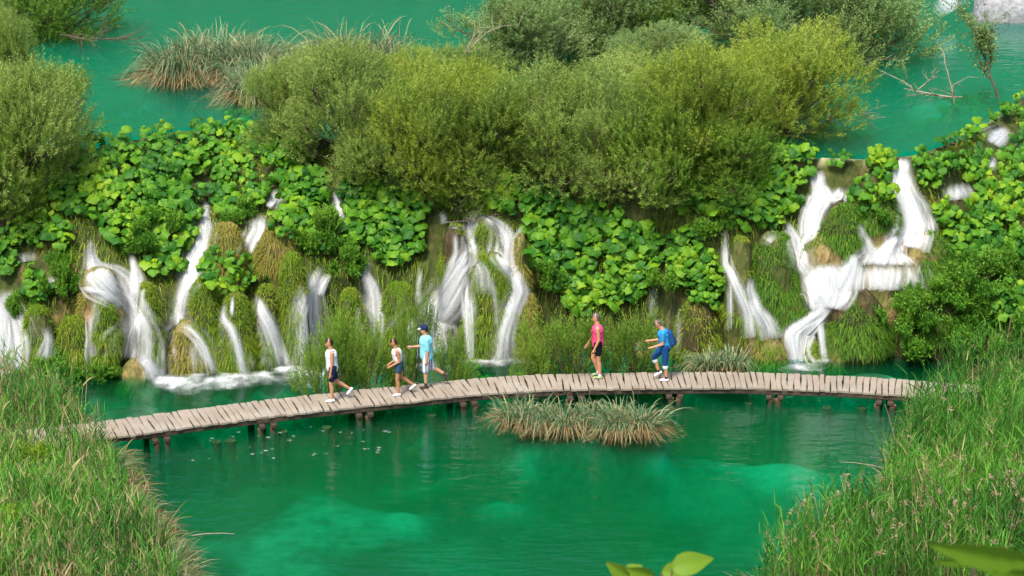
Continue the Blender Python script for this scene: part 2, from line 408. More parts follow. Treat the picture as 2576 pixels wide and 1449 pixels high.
def terrain(x, y, want_bed=False):
    x = np.asarray(x, float); y = np.asarray(y, float)
    yb = np.interp(x, BX, BY) + 0.55 * fbm(x * 0.55, x * 0 + 3.1, 5, 3) + RECESS
    yl = np.interp(x, LX, LY)
    t = (y - yb) / np.maximum(yl - yb, 0.5)
    prof = np.interp(t, [0, 0.02, 0.05, 0.14, 0.22, 0.40, 0.60, 0.80, 1.0], np.array([-0.15, 0.25, 0.9, 2.1, 2.55, 3.45, 4.35, 5.05, ZU - 0.04]))
    bell = np.clip(t * 6, 0, 1) * np.clip((1.03 - t) * 4, 0, 1)
    cliff = prof + bell * (0.55 * fbm(x * 0.8, y * 0.8, 21, 4))
    d = np.maximum(yb - y, 0)
    D = 1.9 + 0.5 * fbm(x * 0.18, y * 0.18, 31, 3)
    D = D + 0.45 * vnoise(x * 0.33, y * 0.33, 35)
    for (cx, cy_, rx, ry, dz) in LOW:
        if dz < 1.1: D = D - 0.45 * dz * np.exp(-(((x - cx) / rx) ** 2 + ((y - cy_) / ry) ** 2) ** 1.6 * (1 + 0.9 * fbm(x * 0.6, y * 0.6, 47, 3)))
    D = np.maximum(D, 0.95 + 0.2 * vnoise(x * 1.1, y * 1.1, 36))
    for (cx, cy_, rx, ry, dz) in MIDS:
        D = np.maximum(D - 0.28 * dz * np.exp(-(((x - cx) / (rx * 1.4)) ** 2 + ((y - cy_) / (ry * 1.4)) ** 2)), 0.5)
    for (cx, cy_, rx, ry, dz) in LOW:
        if dz >= 1.1: D = D - dz * np.exp(-(((x - cx) / rx) ** 2 + ((y - cy_) / ry) ** 2) ** 1.6 * (1 + 0.9 * fbm(x * 0.6, y * 0.6, 47, 3)))
    D = np.maximum(D, -0.06)
    low = -np.minimum(D, 0.22 + 0.55 * d) + 0.06 * fbm(x * 1.4, y * 1.4, 41, 2)
    xl = np.interp(-y, -LBX[:, 1][::1], LBX[:, 0]) if LBX[0, 1] > LBX[-1, 1] else np.interp(y, LBX[:, 1], LBX[:, 0])
    xr = np.interp(y, RBX[:, 1], RBX[:, 0])
    bk = np.maximum(sstep(-0.35, 0.5, xl - x + 0.5 * fbm(y * 0.7, y * 0, 51, 2)), sstep(-0.35, 0.5, x - xr + 0.5 * fbm(y * 0.7, y * 0 + 5, 52, 2)))
    low = low * (1 - bk) + bk * (0.07 + 0.12 * fbm(x, y, 53, 2))
    e = np.maximum(y - yl, 0)
    DU = 1.9 + 0.4 * fbm(x * 0.2, y * 0.2, 61, 2)
    for (cx, cy_, rx, ry, dz) in UPP:
        DU = DU - dz * np.exp(-(((x - cx) / rx) ** 2 + ((y - cy_) / ry) ** 2) ** 1.6 * (1 + 0.9 * fbm(x * 0.6, y * 0.6, 47, 3)))
    DU = np.maximum(DU, -0.25)
    upp = ZU - np.minimum(DU, 0.04 + 0.5 * e)
    far = np.interp(y, [86, 92, 100, 130, 200], [-9, 0, 5, 26, 70]) + ZU
    upp = np.maximum(upp, far)
    z = np.where(t < 0, low, np.where(t > 1, upp, cliff))
    hill = np.interp(y, [-20, 0, 10, 25, 36, 41, 44], [20, 18.2, 12.3, 4.4, 0.4, -1.2, -9]) + 0.3 * fbm(x * 0.3, y * 0.3, 71, 2)
    z = np.maximum(z, hill)
    if want_bed:
        bed = np.where(t < 0, 1.0 - bk, np.where((t > 1) & (z < ZU - 0.03), 1.0, 0.0))
        bed = bed * np.where((t < 0) & (z > 0.02), 0.0, 1) * np.where(hill > low, np.where(t < 0, 0, 1), 1)
        return z, bed, t
    return z
# rounded tufa mounds (x, y, rx, ry, zbase, ztop, seed)
def hit(u, v, f, y0=40.0, y1=86.0, n=930):
    """first intersection of pixel rays with height field f"""
    d = rays(u, v).reshape(-1, 3); ys = np.linspace(y0, y1, n)
    res = np.zeros((len(d), 3)); step = 400
    for s in range(0, len(d), step):
        dd = d[s:s + step]; tt = ys[None, :] / dd[:, 1:2]
        x = dd[:, 0:1] * tt; z = CAM_H + dd[:, 2:3] * tt; y = np.broadcast_to(ys[None, :], x.shape)
        g = z - f(x, y)
        under = g <= 0
        k = np.where(under.any(1), under.argmax(1), n - 1); k = np.maximum(k, 1)
        r = np.arange(len(dd)); g0 = g[r, k - 1]; g1 = g[r, k]
        w = np.clip(g0 / np.maximum(g0 - g1, 1e-6), 0, 1)
        yy = ys[k - 1] + (ys[k] - ys[k - 1]) * w; t2 = yy / dd[:, 1]
        res[s:s + step] = np.stack([dd[:, 0] * t2, yy, CAM_H + dd[:, 2] * t2], -1)
    return res

# name-less rows: u0, u1, v_top, v_bottom, rock, grass, density, label
MOUNDS = [
 (52, 138, 775, 930, 'rock_green', 'grass', 1.0, 'grassy tufa hump right of the leftmost waterfall'),
 (138, 232, 800, 940, 'rock_green', 'grass', 1.0, 'grass-covered tufa hump between the two thin falls at far left'),
 (232, 296, 745, 905, 'rock_green', 'grass', 1.0, 'green bulge at the left side of the bell-shaped left fall'),
 (196, 300, 676, 790, 'rock_tan', 'grass_gold', 0.5, 'tan dome veiled by the fan of the second fall from left'),
 (340, 405, 716, 935, 'rock_green', 'grass', 1.0, 'tall green column between the bell fall and the split fall'),
 (290, 396, 905, 972, 'rock_tan', 'grass', 0.6, 'low tan boulder at the foot of the bell-shaped left fall'),
 (412, 542, 812, 950, 'rock_tan', 'grass_gold', 0.95, 'tan bell-shaped mound the split fall runs around'),
 (468, 560, 702, 905, 'rock_green', 'grass', 1.0, 'green mossy wall above and right of the tan bell mound'),
 (546, 640, 742, 940, 'rock_green', 'grass', 1.0, 'rounded mossy pillar veiled by two thin streams'),
 (636, 706, 720, 925, 'rock_dark', 'grass', 0.5, 'dark brown pillar behind the slanting fall'),
 (700, 775, 640, 885, 'rock_green', 'grass', 0.9, 'green mossy shoulder right of the slanting fall'),
 (524, 612, 566, 690, 'rock_tan', 'grass_gold', 0.9, 'golden grass hump right of the stepped left stream'),
 (640, 742, 578, 668, 'rock_tan', 'grass_gold', 1.0, 'golden grass hump above the slanting fall'),
 (845, 915, 730, 905, 'rock_green', 'grass', 1.0, 'mossy pillar left of the pale veil fall behind the willows'),
 (955, 1055, 715, 905, 'rock_green', 'grass', 1.0, 'mossy pillar behind the shore willows left of the central fall'),
 (1108, 1178, 566, 690, 'rock_dark', 'grass', 0.4, 'brown tufa shoulder left of the central fall top'),
 (1180, 1262, 553, 660, 'rock_green', 'grass', 1.0, 'round green knob that parts the central waterfall'),
 (1168, 1304, 644, 912, 'rock_green', 'grass', 1.0, 'large light green dome in the middle of the central waterfall'),
 (1288, 1330, 590, 720, 'rock_tan', 'grass_gold', 0.5, 'bare tan knob right of the central fall'),
 (1302, 1356, 742, 905, 'rock_tan', 'grass_gold', 0.9, 'golden pillar right of the central fall foot'),
 (1700, 1812, 760, 905, 'rock_dark', 'grass', 0.5, 'brown hanging curtain wall behind the person with the backpack'),
 (1826, 1900, 600, 800, 'rock_green', 'grass', 0.8, 'narrow green shoulder beside the thin right-hand streams'),
 (1884, 2012, 590, 770, 'rock_green', 'grass_dark', 1.0, 'big lush green dome left of the large right waterfall'),
 (1850, 1944, 718, 860, 'rock_tan', 'grass', 0.5, 'tan hump between the two thin right-hand streams'),
 (1944, 2040, 716, 818, 'rock_tan', 'grass_dark', 0.9, 'shaggy green knob under the wide white step'),
 (2020, 2142, 592, 682, 'rock_tan', 'grass_dark', 0.9, 'grass knob above the wide white step'),
 (2066, 2182, 518, 640, 'rock_green', 'grass_dark', 1.0, 'tufted green knob between the two upper right falls'),
 (2096, 2132, 492, 560, 'rock_dark', 'grass', 0.2, 'small dark bare stone in the upper right fall'),
 (2140, 2266, 470, 598, 'rock_tan', 'grass_dark', 0.9, 'green knob left of the rightmost large fall'),
 (2174, 2242, 560, 640, 'rock_tan', 'grass', 0.9, 'small grass knob above the overhanging ledge fall'),
 (2262, 2396, 588, 690, 'rock_tan', 'grass_dark', 0.9, 'green shoulder right of the overhanging ledge fall'),
 (2136, 2312, 642, 745, 'rock_tan', 'grass_gold', 0.25, 'broad tan ledge under the veil of the right fall'),
 (2072, 2250, 728, 880, 'rock_dark', 'grass_dark', 1.0, 'large dark green hump right of the lowest right fall'),
 (2074, 2150, 822, 912, 'rock_tan', 'grass', 0.6, 'tan mossy block at the foot of the dark green hump'),
 (2018, 2072, 856, 915, 'rock_tan', 'grass', 0.9, 'small round grass knob in the lowest right fall'),
 (1878, 1992, 846, 935, 'rock_tan', 'grass', 0.8, 'low grassy block just behind the boardwalk'),
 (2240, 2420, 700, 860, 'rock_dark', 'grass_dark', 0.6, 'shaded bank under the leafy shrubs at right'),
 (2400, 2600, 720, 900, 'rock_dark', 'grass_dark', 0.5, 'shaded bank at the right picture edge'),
 (1585, 1660, 888, 930, 'rock_tan', 'grass_gold', 0.15, 'bare sandy lump at the waterline behind the backpack walker'),
]
MP = []
for k, (u0, u1, vt, vb, rk, gr, dens, lab) in enumerate(MOUNDS):
    uc = (u0 + u1) / 2
    b = hit([uc], [vb], terrain)[0]
    px = PX(b[1]); rx = (u1 - u0) / 2 / px * 1.06
    ry = max(rx * 0.8, 0.55); ry = min(ry, 1.5)
    cy_ = b[1] + ry * 0.95
    d = rays(uc, vt); zt = CAM_H + d[2] / d[1] * (cy_ - ry * 0.25)
    MP.append((b[0], cy_, rx, ry, b[2] - 0.35, max(zt, b[2] + 0.3), 100 + k))
RECESS = 1.05
def mound_z(x, y, p):
    cx, cy_, rx, ry, zb, zt, s = p
    dx = (x - cx) / rx; dy = (y - cy_) / ry
    a = np.arctan2(dy, dx)
    rho = np.sqrt(dx * dx + dy * dy) * (1 + 0.16 * vnoise(np.cos(a) * 1.6 + s * 3.1, np.sin(a) * 1.6, int(s)))
    z = zb + (zt - zb) * np.maximum(1 - rho ** 3.2, 0) ** 0.55
    z = z + 0.10 * fbm(x * 2.1, y * 2.1, int(s), 2) * (rho < 1)
    return np.where(rho < 1, z, -50)
def surf(x, y):
    z = terrain(x, y)
    xmin, xmax, ymin, ymax = x.min(), x.max(), y.min(), y.max()
    for p in MP:
        if p[0] - p[2] * 1.2 > xmax or p[0] + p[2] * 1.2 < xmin: continue
        sel = (np.abs(x - p[0]) < p[2] * 1.2) & (np.abs(y - p[1]) < p[3] * 1.2)
        if sel.any():
            z[sel] = np.maximum(z[sel], mound_z(x[sel], y[sel], p))
    return z
SG = 0.05; SX0, SY0 = -21.0, 44.0
_sx = np.arange(SX0, 21.0, SG); _sy = np.arange(SY0, 86.0, SG)
_gx, _gy = np.meshgrid(_sx, _sy)
_SURF = surf(_gx, _gy)
def surf(x, y):
    """terrain plus mounds, looked up in a table"""
    fx = np.clip((x - SX0) / SG, 0, len(_sx) - 1.001); fy = np.clip((y - SY0) / SG, 0, len(_sy) - 1.001)
    i = fx.astype(int); j = fy.astype(int); a = fx - i; b = fy - j
    return (_SURF[j, i] * (1 - a) + _SURF[j, i + 1] * a) * (1 - b) + (_SURF[j + 1, i] * (1 - a) + _SURF[j + 1, i + 1] * a) * b
def hits(u, v):
    """first hit of pixel rays on terrain plus mounds"""
    return hit(np.asarray(u, float).ravel(), np.asarray(v, float).ravel(), surf, 46.0, 80.0, 680)
def snormal(p):
    e = 0.12; x, y = p[:, 0], p[:, 1]
    o = np.argsort(x); n = np.zeros((len(p), 3))
    for s in range(0, len(o), 400):
        i = o[s:s + 400]
        gx = (surf(x[i] + e, y[i]) - surf(x[i] - e, y[i])) / (2 * e)
        gy = (surf(x[i], y[i] + e) - surf(x[i], y[i] - e)) / (2 * e)
        n[i] = np.stack([-np.clip(gx, -4, 4), -np.clip(gy, -4, 4), np.ones(len(i))], -1)
    return norm(n)

def axis(*spans):
    a = []
    for lo, hi, st in spans: a.append(np.arange(lo, hi, st))
    return np.concatenate(a)
gx = axis((-140, -40, 5), (-40, -19, 0.7), (-19, 19, 0.14), (19, 40, 0.7), (40, 141, 5))
gy = axis((-20, 40, 1.0), (40, 54, 0.28), (54, 70, 0.11), (70, 92, 0.35), (92, 205, 3))
X, Y = np.meshgrid(gx, gy)
Z, BED, TT = terrain(X, Y, True)
PALE = np.zeros_like(X)
for (cx, cy_, rx, ry, dz) in MIDS:
    PALE = np.maximum(PALE, dz * 1.3 * np.exp(-((((X - cx) / rx) ** 2 + ((Y - cy_) / ry) ** 2) * (1 + 1.2 * fbm(X * 0.9, Y * 0.9, 48, 3))) ** 1.3))
me = mesh_np('terrain', np.stack([X, Y, Z], -1).reshape(-1, 3), grid_faces(len(gy), len(gx)), extra={'bed': BED.ravel(), 'pale': np.clip(PALE, 0, 1).ravel(), 'wood': sstep(87, 92, Y).ravel()}, smooth=True)
tag(obj('terrain', me, M['terrain']), kind='structure')

# lakes: closed bodies of water
def prism(name, poly, z0, z1, mat):
    bm = bmesh.new()
    top = [bm.verts.new((x, y, z1)) for x, y in poly]; bot = [bm.verts.new((x, y, z0)) for x, y in poly]
    bm.faces.new(top); bm.faces.new(bot[::-1]); n = len(poly)
    for i in range(n): bm.faces.new((top[i], bot[i], bot[(i + 1) % n], top[(i + 1) % n]))
    bmesh.ops.recalc_face_normals(bm, faces=bm.faces)
    me = bpy.data.meshes.new(name); bm.to_mesh(me); bm.free()
    return tag(obj(name, me, mat), kind='structure')
prism('lower_lake', [(-60, 30), (60, 30), (60, 64), (-60, 64)], -3.4, 0.0, M['lower_water'])
ux = np.linspace(-60, 60, 100)
lipy = np.interp(ux, LX, LY) + 0.25
prism('upper_lake', [(-60, 104), *[(float(a), float(b)) for a, b in zip(ux, lipy)], (60, 104)], ZU - 3.2, ZU, M['upper_water'])

def to_px(p):
    x, y, z = p[:, 0], p[:, 1], p[:, 2] - CAM_H
    f = y * CP - z * SP; up = y * SP + z * CP
    return PW / 2 + FPX * x / f, PH / 2 - FPX * up / f
def resample(path, step=7.0):
    p = np.array(path, float); d = np.r_[0, np.cumsum(np.hypot(np.diff(p[:, 0]), np.diff(p[:, 1])))]
    n = max(int(d[-1] / step), 3); s = np.linspace(0, d[-1], n)
    q = np.stack([np.interp(s, d, p[:, k]) for k in range(p.shape[1])], -1)
    for _ in range(2):
        q[1:-1, :3] = 0.25 * q[:-2, :3] + 0.5 * q[1:-1, :3] + 0.25 * q[2:, :3]
    return q
def off_falls(u, v, slack=4.0):
    ok = np.ones(len(u), bool)
    for s in range(0, len(FALL_PTS), 200):
        f = FALL_PTS[s:s + 200]
        d = np.hypot(u[:, None] - f[None, :, 0], v[:, None] - f[None, :, 1]) - f[None, :, 2] * 0.5
        ok &= d.min(1) > slack
    return ok
FALLS = [
 ('broad white fall at the left picture edge', 1.0, [[(20, 728, 30), (16, 752, 44), (20, 790, 62), (24, 830, 72), (26, 880, 80), (24, 940, 84)]]),
 ('fall fanning over the tan dome into a bell shape at left', 1.0, [[(228, 600, 5), (228, 640, 9), (234, 664, 18), (252, 690, 70), (275, 716, 80), (300, 742, 52), (330, 768, 36), (345, 796, 32), (346, 830, 62), (340, 870, 84), (334, 902, 92)],
   [(199, 722, 8), (230, 728, 16), (262, 732, 20), (300, 748, 24)], [(345, 898, 40), (372, 904, 30), (390, 922, 26), (402, 950, 40)]]),
 ('thin two-step trickle on the grassy wall at far left', 0.75, [[(238, 745, 8), (240, 790, 9), (230, 800, 22), (228, 850, 9), (228, 872, 16), (230, 940, 14)]]),
 ('small trickle with a white cap on the far left hump', 0.65, [[(118, 818, 34), (122, 850, 10), (118, 880, 34), (108, 925, 44)]]),
 ('short slender fall right of the bell-shaped fall', 0.8, [[(328, 632, 6), (338, 668, 8), (344, 694, 26), (342, 720, 28), (344, 785, 12)]]),
 ('long stepped fall that splits around the tan bell mound', 1.0, [[(524, 500, 12), (516, 545, 14), (520, 570, 26), (512, 606, 26), (498, 638, 36), (484, 666, 36), (486, 694, 30), (474, 716, 14), (460, 750, 13), (453, 790, 14), (450, 815, 34)],
   [(440, 812, 20), (420, 826, 18), (412, 860, 18), (410, 905, 24), (412, 950, 34)], [(455, 818, 26), (480, 828, 28), (502, 850, 24), (518, 878, 20), (532, 910, 16), (542, 950, 22)]]),
 ('faint veil down the front of the tan bell mound', 0.42, [[(500, 850, 60), (505, 890, 70), (510, 940, 60)]]),
 ('pair of thin streams on the rounded mossy pillar', 0.8, [[(562, 752, 8), (562, 800, 16), (582, 824, 14), (596, 860, 13), (607, 905, 13), (614, 944, 22)], [(584, 742, 7), (584, 800, 6)]]),
 ('faint veil left of the pair of thin streams', 0.5, [[(556, 806, 12), (555, 870, 12), (556, 944, 16)], [(624, 880, 7), (634, 926, 12)]]),
 ('slanting fall sliding right into the pool', 1.0, [[(646, 738, 12), (662, 782, 26), (686, 824, 32), (706, 872, 34), (720, 922, 48)]]),
 ('upper left fall between butterbur clumps', 0.95, [[(692, 474, 16), (698, 500, 30), (680, 520, 16)], [(652, 540, 34), (652, 580, 30), (634, 606, 24), (622, 640, 16)]]),
 ('small fall dropping between butterbur above the shore willows', 0.75, [[(846, 458, 38), (844, 490, 16), (852, 520, 20), (860, 556, 18)]]),
 ('horned fall half hidden by the left shore willow', 1.0, [[(806, 668, 8), (792, 700, 18), (780, 742, 32), (774, 795, 46), (778, 855, 54), (782, 922, 70)], [(832, 686, 6), (812, 708, 18), (798, 738, 20)]]),
 ('pale veil fall behind the shore willows', 0.8, [[(921, 650, 20), (918, 684, 16), (933, 715, 24), (941, 756, 30), (941, 815, 36), (941, 900, 44)]]),
 ('hair-thin stream behind the tall shore willow', 0.6, [[(1056, 670, 8), (1052, 730, 9), (1050, 785, 12)]]),
 ('main left arm of the central waterfall', 1.05, [[(1199, 510, 20), (1196, 540, 34), (1186, 562, 18), (1180, 602, 12), (1186, 628, 20), (1178, 652, 34), (1150, 698, 44), (1130, 735, 50), (1108, 775, 54), (1080, 800, 64), (1070, 840, 84), (1072, 925, 104)], [(1176, 700, 26), (1172, 740, 26), (1180, 800, 20), (1183, 860, 12), (1184, 915, 10)]]),
 ('right arm of the central waterfall curving around the green dome', 1.0, [[(1200, 540, 24), (1232, 551, 20), (1260, 572, 28), (1274, 602, 36), (1268, 636, 36), (1276, 668, 18), (1300, 700, 16), (1310, 730, 22), (1294, 766, 22), (1279, 810, 20), (1268, 848, 28), (1266, 886, 42), (1262, 915, 80)]]),
 ('short wisp above the bare tan knob right of the central fall', 0.7, [[(1312, 566, 8), (1304, 600, 14)]]),
 ('thin fall on the brown shoulder left of the central fall', 0.75, [[(1110, 530, 14), (1120, 560, 8)], [(1130, 566, 10), (1152, 568, 10), (1172, 572, 10)], [(1145, 584, 14), (1147, 636, 13), (1138, 658, 16), (1122, 695, 13), (1114, 735, 12)]]),
 ('faint veil on the front of the large green dome', 0.35, [[(1190, 650, 30), (1210, 680, 50), (1215, 740, 50)], [(1238, 690, 5), (1250, 770, 5), (1254, 850, 5)]]),
 ('dark thin veil beside the hanging curtain wall', 0.45, [[(1650, 690, 10), (1642, 740, 9), (1638, 800, 10)], [(1708, 770, 6), (1706, 890, 8)]]),
 ('upper left feeder of the large right waterfall', 1.4, [[(2058, 428, 34), (2062, 468, 30), (2076, 494, 66), (2056, 524, 52), (2046, 556, 46), (2038, 592, 34), (2022, 606, 26), (2008, 616, 22)], [(2110, 470, 30), (2112, 496, 36), (2084, 502, 40)]]),
 ('side stream joining the wide white step from the left', 1.0, [[(1978, 558, 10), (1994, 592, 22), (2006, 628, 30), (2014, 668, 26), (2030, 684, 40)]]),
 ('wide white step of the large right waterfall', 1.75, [[(2070, 664, 110), (2074, 682, 138), (2082, 708, 136), (2092, 738, 110), (2082, 772, 70)], [(2034, 684, 36), (2048, 730, 36), (2060, 778, 44)], [(2152, 634, 22), (2138, 672, 40), (2120, 724, 50)]]),
 ('lowest chute of the large right waterfall reaching the pool', 1.5, [[(2082, 764, 40), (2060, 790, 46), (2030, 812, 60), (2000, 834, 74), (2000, 862, 56), (2004, 890, 40), (2012, 925, 62)], [(2060, 800, 16), (2066, 840, 12), (2072, 880, 9), (2074, 912, 14)]]),
 ('rightmost large fall pouring between butterbur clumps', 1.6, [[(2272, 396, 36), (2266, 440, 40), (2276, 482, 46), (2292, 524, 62), (2300, 560, 70), (2292, 588, 84), (2276, 618, 96)], [(2262, 590, 40), (2246, 612, 46), (2236, 640, 60)]]),
 ('water spread over the flat tan ledge at right', 1.5, [[(2236, 622, 80), (2228, 642, 140), (2228, 664, 160)]]),
 ('thin veil hanging from the flat tan ledge', 1.0, [[(2230, 660, 174), (2230, 690, 164), (2230, 728, 150)]]),
 ('small stream on the grass knob above the ledge', 0.8, [[(2160, 560, 10), (2176, 598, 14), (2190, 634, 20)]]),
 ('leftmost thin stream of the right-hand group', 0.85, [[(1822, 570, 9), (1826, 628, 8), (1828, 660, 14), (1844, 694, 11), (1864, 735, 16), (1884, 780, 18), (1892, 848, 22)], [(1836, 700, 6), (1838, 830, 6)]]),
 ('second thin stream of the right-hand group', 0.9, [[(1892, 694, 13), (1888, 730, 12), (1904, 775, 18), (1928, 808, 32), (1942, 850, 44)]]),
 ('short wisp under the butterbur left of the right waterfall', 0.6, [[(1756, 578, 14), (1758, 612, 14)]]),
 ('low white spill on top of the big lush green dome', 0.7, [[(1920, 590, 40), (1944, 604, 30)]]),
 ('small fall between butterbur at the right picture edge', 1.0, [[(2540, 326, 40), (2516, 340, 50), (2496, 360, 44)], [(2500, 392, 16), (2488, 424, 14)]]),
 ('low veil over a tan ledge near the right edge', 0.8, [[(2396, 462, 60), (2404, 480, 64), (2408, 500, 56)]]),
 ('small shelf of white water behind the small clump at far left', 0.85, [[(112, 700, 16), (140, 712, 18), (176, 728, 20)]]),
 ('little pale spill on the shaded ledge at far left', 0.7, [[(60, 634, 36), (66, 656, 34)]]),
 ('cascade entering the upper lake beside the grey stone', 0.9, [[(2366, -12, 70), (2386, 4, 64), (2404, 22, 50)]]),
]

FALL_PTS = np.concatenate([resample(p, 6.0)[:, :3] for _, dn, ps in FALLS if dn > 0.6 for p in ps])
# ------------------------------------------------------------------ grass builders
def drape(pts, nrm, L, W, out_=0.75, up=0.25):
    n = len(pts)
    D = nrm * out_ + np.array([0, 0, up]) + RNG.normal(size=(n, 3)) * 0.25
    return ribbons(pts, D, L * (0.6 + 0.8 * RNG.random(n)), W * (0.7 + 0.6 * RNG.random(n)), 0.75 + 0.55 * RNG.random(n), 3)

# ------------------------------------------------------------------ tufa mounds with hanging grass
for (u0, u1, vt, vb, rk, gr, dens, lab), p in zip(MOUNDS, MP):
    cx, cy_, rx, ry, zb, zt, s = p
    root = thing('tufa_mound', lab, 'rock', (cx, cy_, zb))
    rho = np.concatenate([[0.02], np.linspace(0.2, 0.8, 6), [0.87, 0.92, 0.955, 0.975, 0.988, 0.996, 1.0]])
    ang = np.linspace(0, 2 * math.pi, 36, endpoint=False)
    rr, aa = np.meshgrid(rho, ang, indexing='ij')
    ca, sa = np.cos(aa), np.sin(aa)
    k = 1 + 0.16 * vnoise(ca * 1.6 + s * 3.1, sa * 1.6, int(s))
    x = cx + rx * ca * rr / k; y = cy_ + ry * sa * rr / k
    z = zb + (zt - zb) * np.maximum(1 - rr ** 3.2, 0) ** 0.55 + 0.10 * fbm(x * 2.1, y * 2.1, int(s), 2)
    z = z + (zt - zb) * 0.03 * vnoise(aa * 3, z * 3, int(s) + 7)
    z[-1] = zb - 0.6
    wob = 1 + 0.10 * vnoise(aa * 2.2 + z * 0.7, z * 3.0, int(s) + 3) + 0.08 * vnoise(aa * 5.3 + z * 2.0, z * 7.0, int(s) + 4)
    x = cx + (x - cx) * wob; y = cy_ + (y - cy_) * wob
    V = np.stack([x - cx, y - cy_, z - zb], -1)
    obj('tufa_rock', mesh_np('tufa_rock', V, grid_faces(len(rho), 36, True), smooth=True), M[rk], root)
    # hanging grass spread over the mound
    area = (zt - zb) * 2 * math.pi * (rx + ry) / 2 * 0.75 + math.pi * rx * ry
    n = int(area * 620 * dens)
    if n > 20:
        a = RNG.random(n) * 2 * math.pi
        a = np.where(np.sin(a) > 0.5, -a, a)
        q = RNG.random(n)
        r_ = np.where(q < 0.35, np.sqrt(RNG.random(n)) * 0.85, 0.85 + 0.148 * RNG.random(n) ** 0.45)
        kk = 1 + 0.16 * vnoise(np.cos(a) * 1.6 + s * 3.1, np.sin(a) * 1.6, int(s))
        gxp = cx + rx * np.cos(a) * r_ / kk; gyp = cy_ + ry * np.sin(a) * r_ / kk
        gz = zb + (zt - zb) * np.maximum(1 - r_ ** 3.2, 0) ** 0.55
        nn = norm(np.stack([np.cos(a) * r_ ** 2, np.sin(a) * r_ ** 2, 1.05 - r_ ** 2 * 0.9], -1))
        pts = np.stack([gxp - cx, gyp - cy_, gz - zb], -1)
        keep = fbm(gxp * 1.7 + gz, gz * 1.3, int(s) + 50, 2) > (-0.44 if dens > 0.8 else (-0.15 if dens > 0.4 else 0.05))
        keep &= off_falls(*to_px(np.stack([gxp, gyp, gz + 0.08], -1)), -1.0)
        lush = gr == 'grass_dark'
        V, F, var = drape(pts[keep], nn[keep], 0.24 if lush else 0.19, 0.020, 0.8, 0.5 if lush else 0.15)
        g = obj('hanging_grass', mesh_np('hanging_grass', V, F, var), M[gr], root); g['kind'] = 'stuff'

# grass and moss on the cliff between the mounds
n = 50000
x = RNG.uniform(-17.5, 17.5, n); t_ = RNG.random(n) ** 1.3 * 0.95
yb = np.interp(x, BX, BY); yl = np.interp(x, LX, LY)
y = yb - 0.2 + t_ * (yl - yb); z, bd, tt = terrain(x, y, True)
keep = (tt > 0.01) & (tt < 0.9) & (fbm(x * 0.9, z * 0.9, 77, 3) > -0.22)
pts = np.stack([x, y, z], -1)[keep]
e = 0.15
gxx = (terrain(pts[:, 0] + e, pts[:, 1]) - terrain(pts[:, 0] - e, pts[:, 1])) / (2 * e); gyy = (terrain(pts[:, 0], pts[:, 1] + e) - terrain(pts[:, 0], pts[:, 1] - e)) / (2 * e)
nn = norm(np.stack([-gxx, -gyy, np.ones(len(pts))], -1))
k = off_falls(*to_px(pts), 0.0); pts = pts[k]; nn = nn[k]
V, F, var = drape(pts, nn, 0.30, 0.026, 0.7, 0.2)
tag(obj('cliff_grass', mesh_np('cliff_grass', V, F, var), M['grass']), 'short green grass and moss hanging on the tufa cliff', 'grass', kind='stuff')

# ------------------------------------------------------------------ waterfalls: sheets that follow the rock
def box_smooth(a, k, ax):
    for _ in range(k):
        b = np.roll(a, 1, ax); c = np.roll(a, -1, ax)
        if ax == 0: b[0] = a[0]; c[-1] = a[-1]
        else: b[:, 0] = a[:, 0]; c[:, -1] = a[:, -1]
        a = (a + b + c) / 3
    return a
def fall_sheet(path, dens, lift, bulge, wide=1.0):
    q = resample(path); n = len(q)
    w = (q[:, 2] * 1.12 + 5) * wide
    m = int(np.clip(w.max() / 4, 7, 27)) | 1
    T = np.gradient(q[:, :2], axis=0); T /= np.maximum(np.linalg.norm(T, axis=1, keepdims=True), 1e-6)
    N = np.stack([-T[:, 1], T[:, 0]], -1)
    N = np.where(N[:, :1] > 0, N, -N)
    N[:, 1] *= 0.55
    c = np.linspace(-1, 1, m)
    U = q[:, None, 0] + N[:, None, 0] * c[None] * w[:, None] / 2
    Vv = q[:, None, 1] + N[:, None, 1] * c[None] * w[:, None] / 2
    h = hits(U, Vv).reshape(n, m, 3)
    D = h[..., 1]
    Ds = box_smooth(box_smooth(D, 3, 0), 2, 1)
    Dm = np.minimum(D, Ds + 0.03)
    for k in range(1, n):                       # water falls clear of hollows
        Dm[k] = np.minimum(Dm[k], Dm[k - 1] + 0.25)
    Dm = box_smooth(Dm, 1, 0) - lift - bulge * np.cos(c * math.pi / 2)[None]
    d = rays(U, Vv); t = Dm / d[..., 1]
    pts = np.stack([d[..., 0] * t, Dm, CAM_H + d[..., 2] * t], -1)
    pts[..., 2] = np.maximum(pts[..., 2], -0.05)
    ln = np.r_[0, np.cumsum(np.linalg.norm(np.diff(pts[:, m // 2], axis=0), axis=1))]
    wm = w / 92.0
    uv = np.stack([np.broadcast_to(c[None] * np.maximum(wm, 0.25)[:, None] / 2, (n, m)), np.broadcast_to(ln[:, None], (n, m))], -1)
    edge = (1 - np.abs(c)[None] ** 1.5) * np.ones((n, 1))
    a = np.minimum(np.arange(n) / 3.0, 1.0)[:, None]; z = np.minimum((n - 1 - np.arange(n)) / 2.0 + 0.35, 1.0)[:, None]
    edge = edge * np.clip(a + 0.1, 0, 1) * z
    dn = np.full((n, m), dens) if q.shape[1] < 4 else np.broadcast_to(q[:, 3:4] * dens, (n, m))
    return pts, grid_faces(n, m), uv, edge.ravel(), dn.ravel()
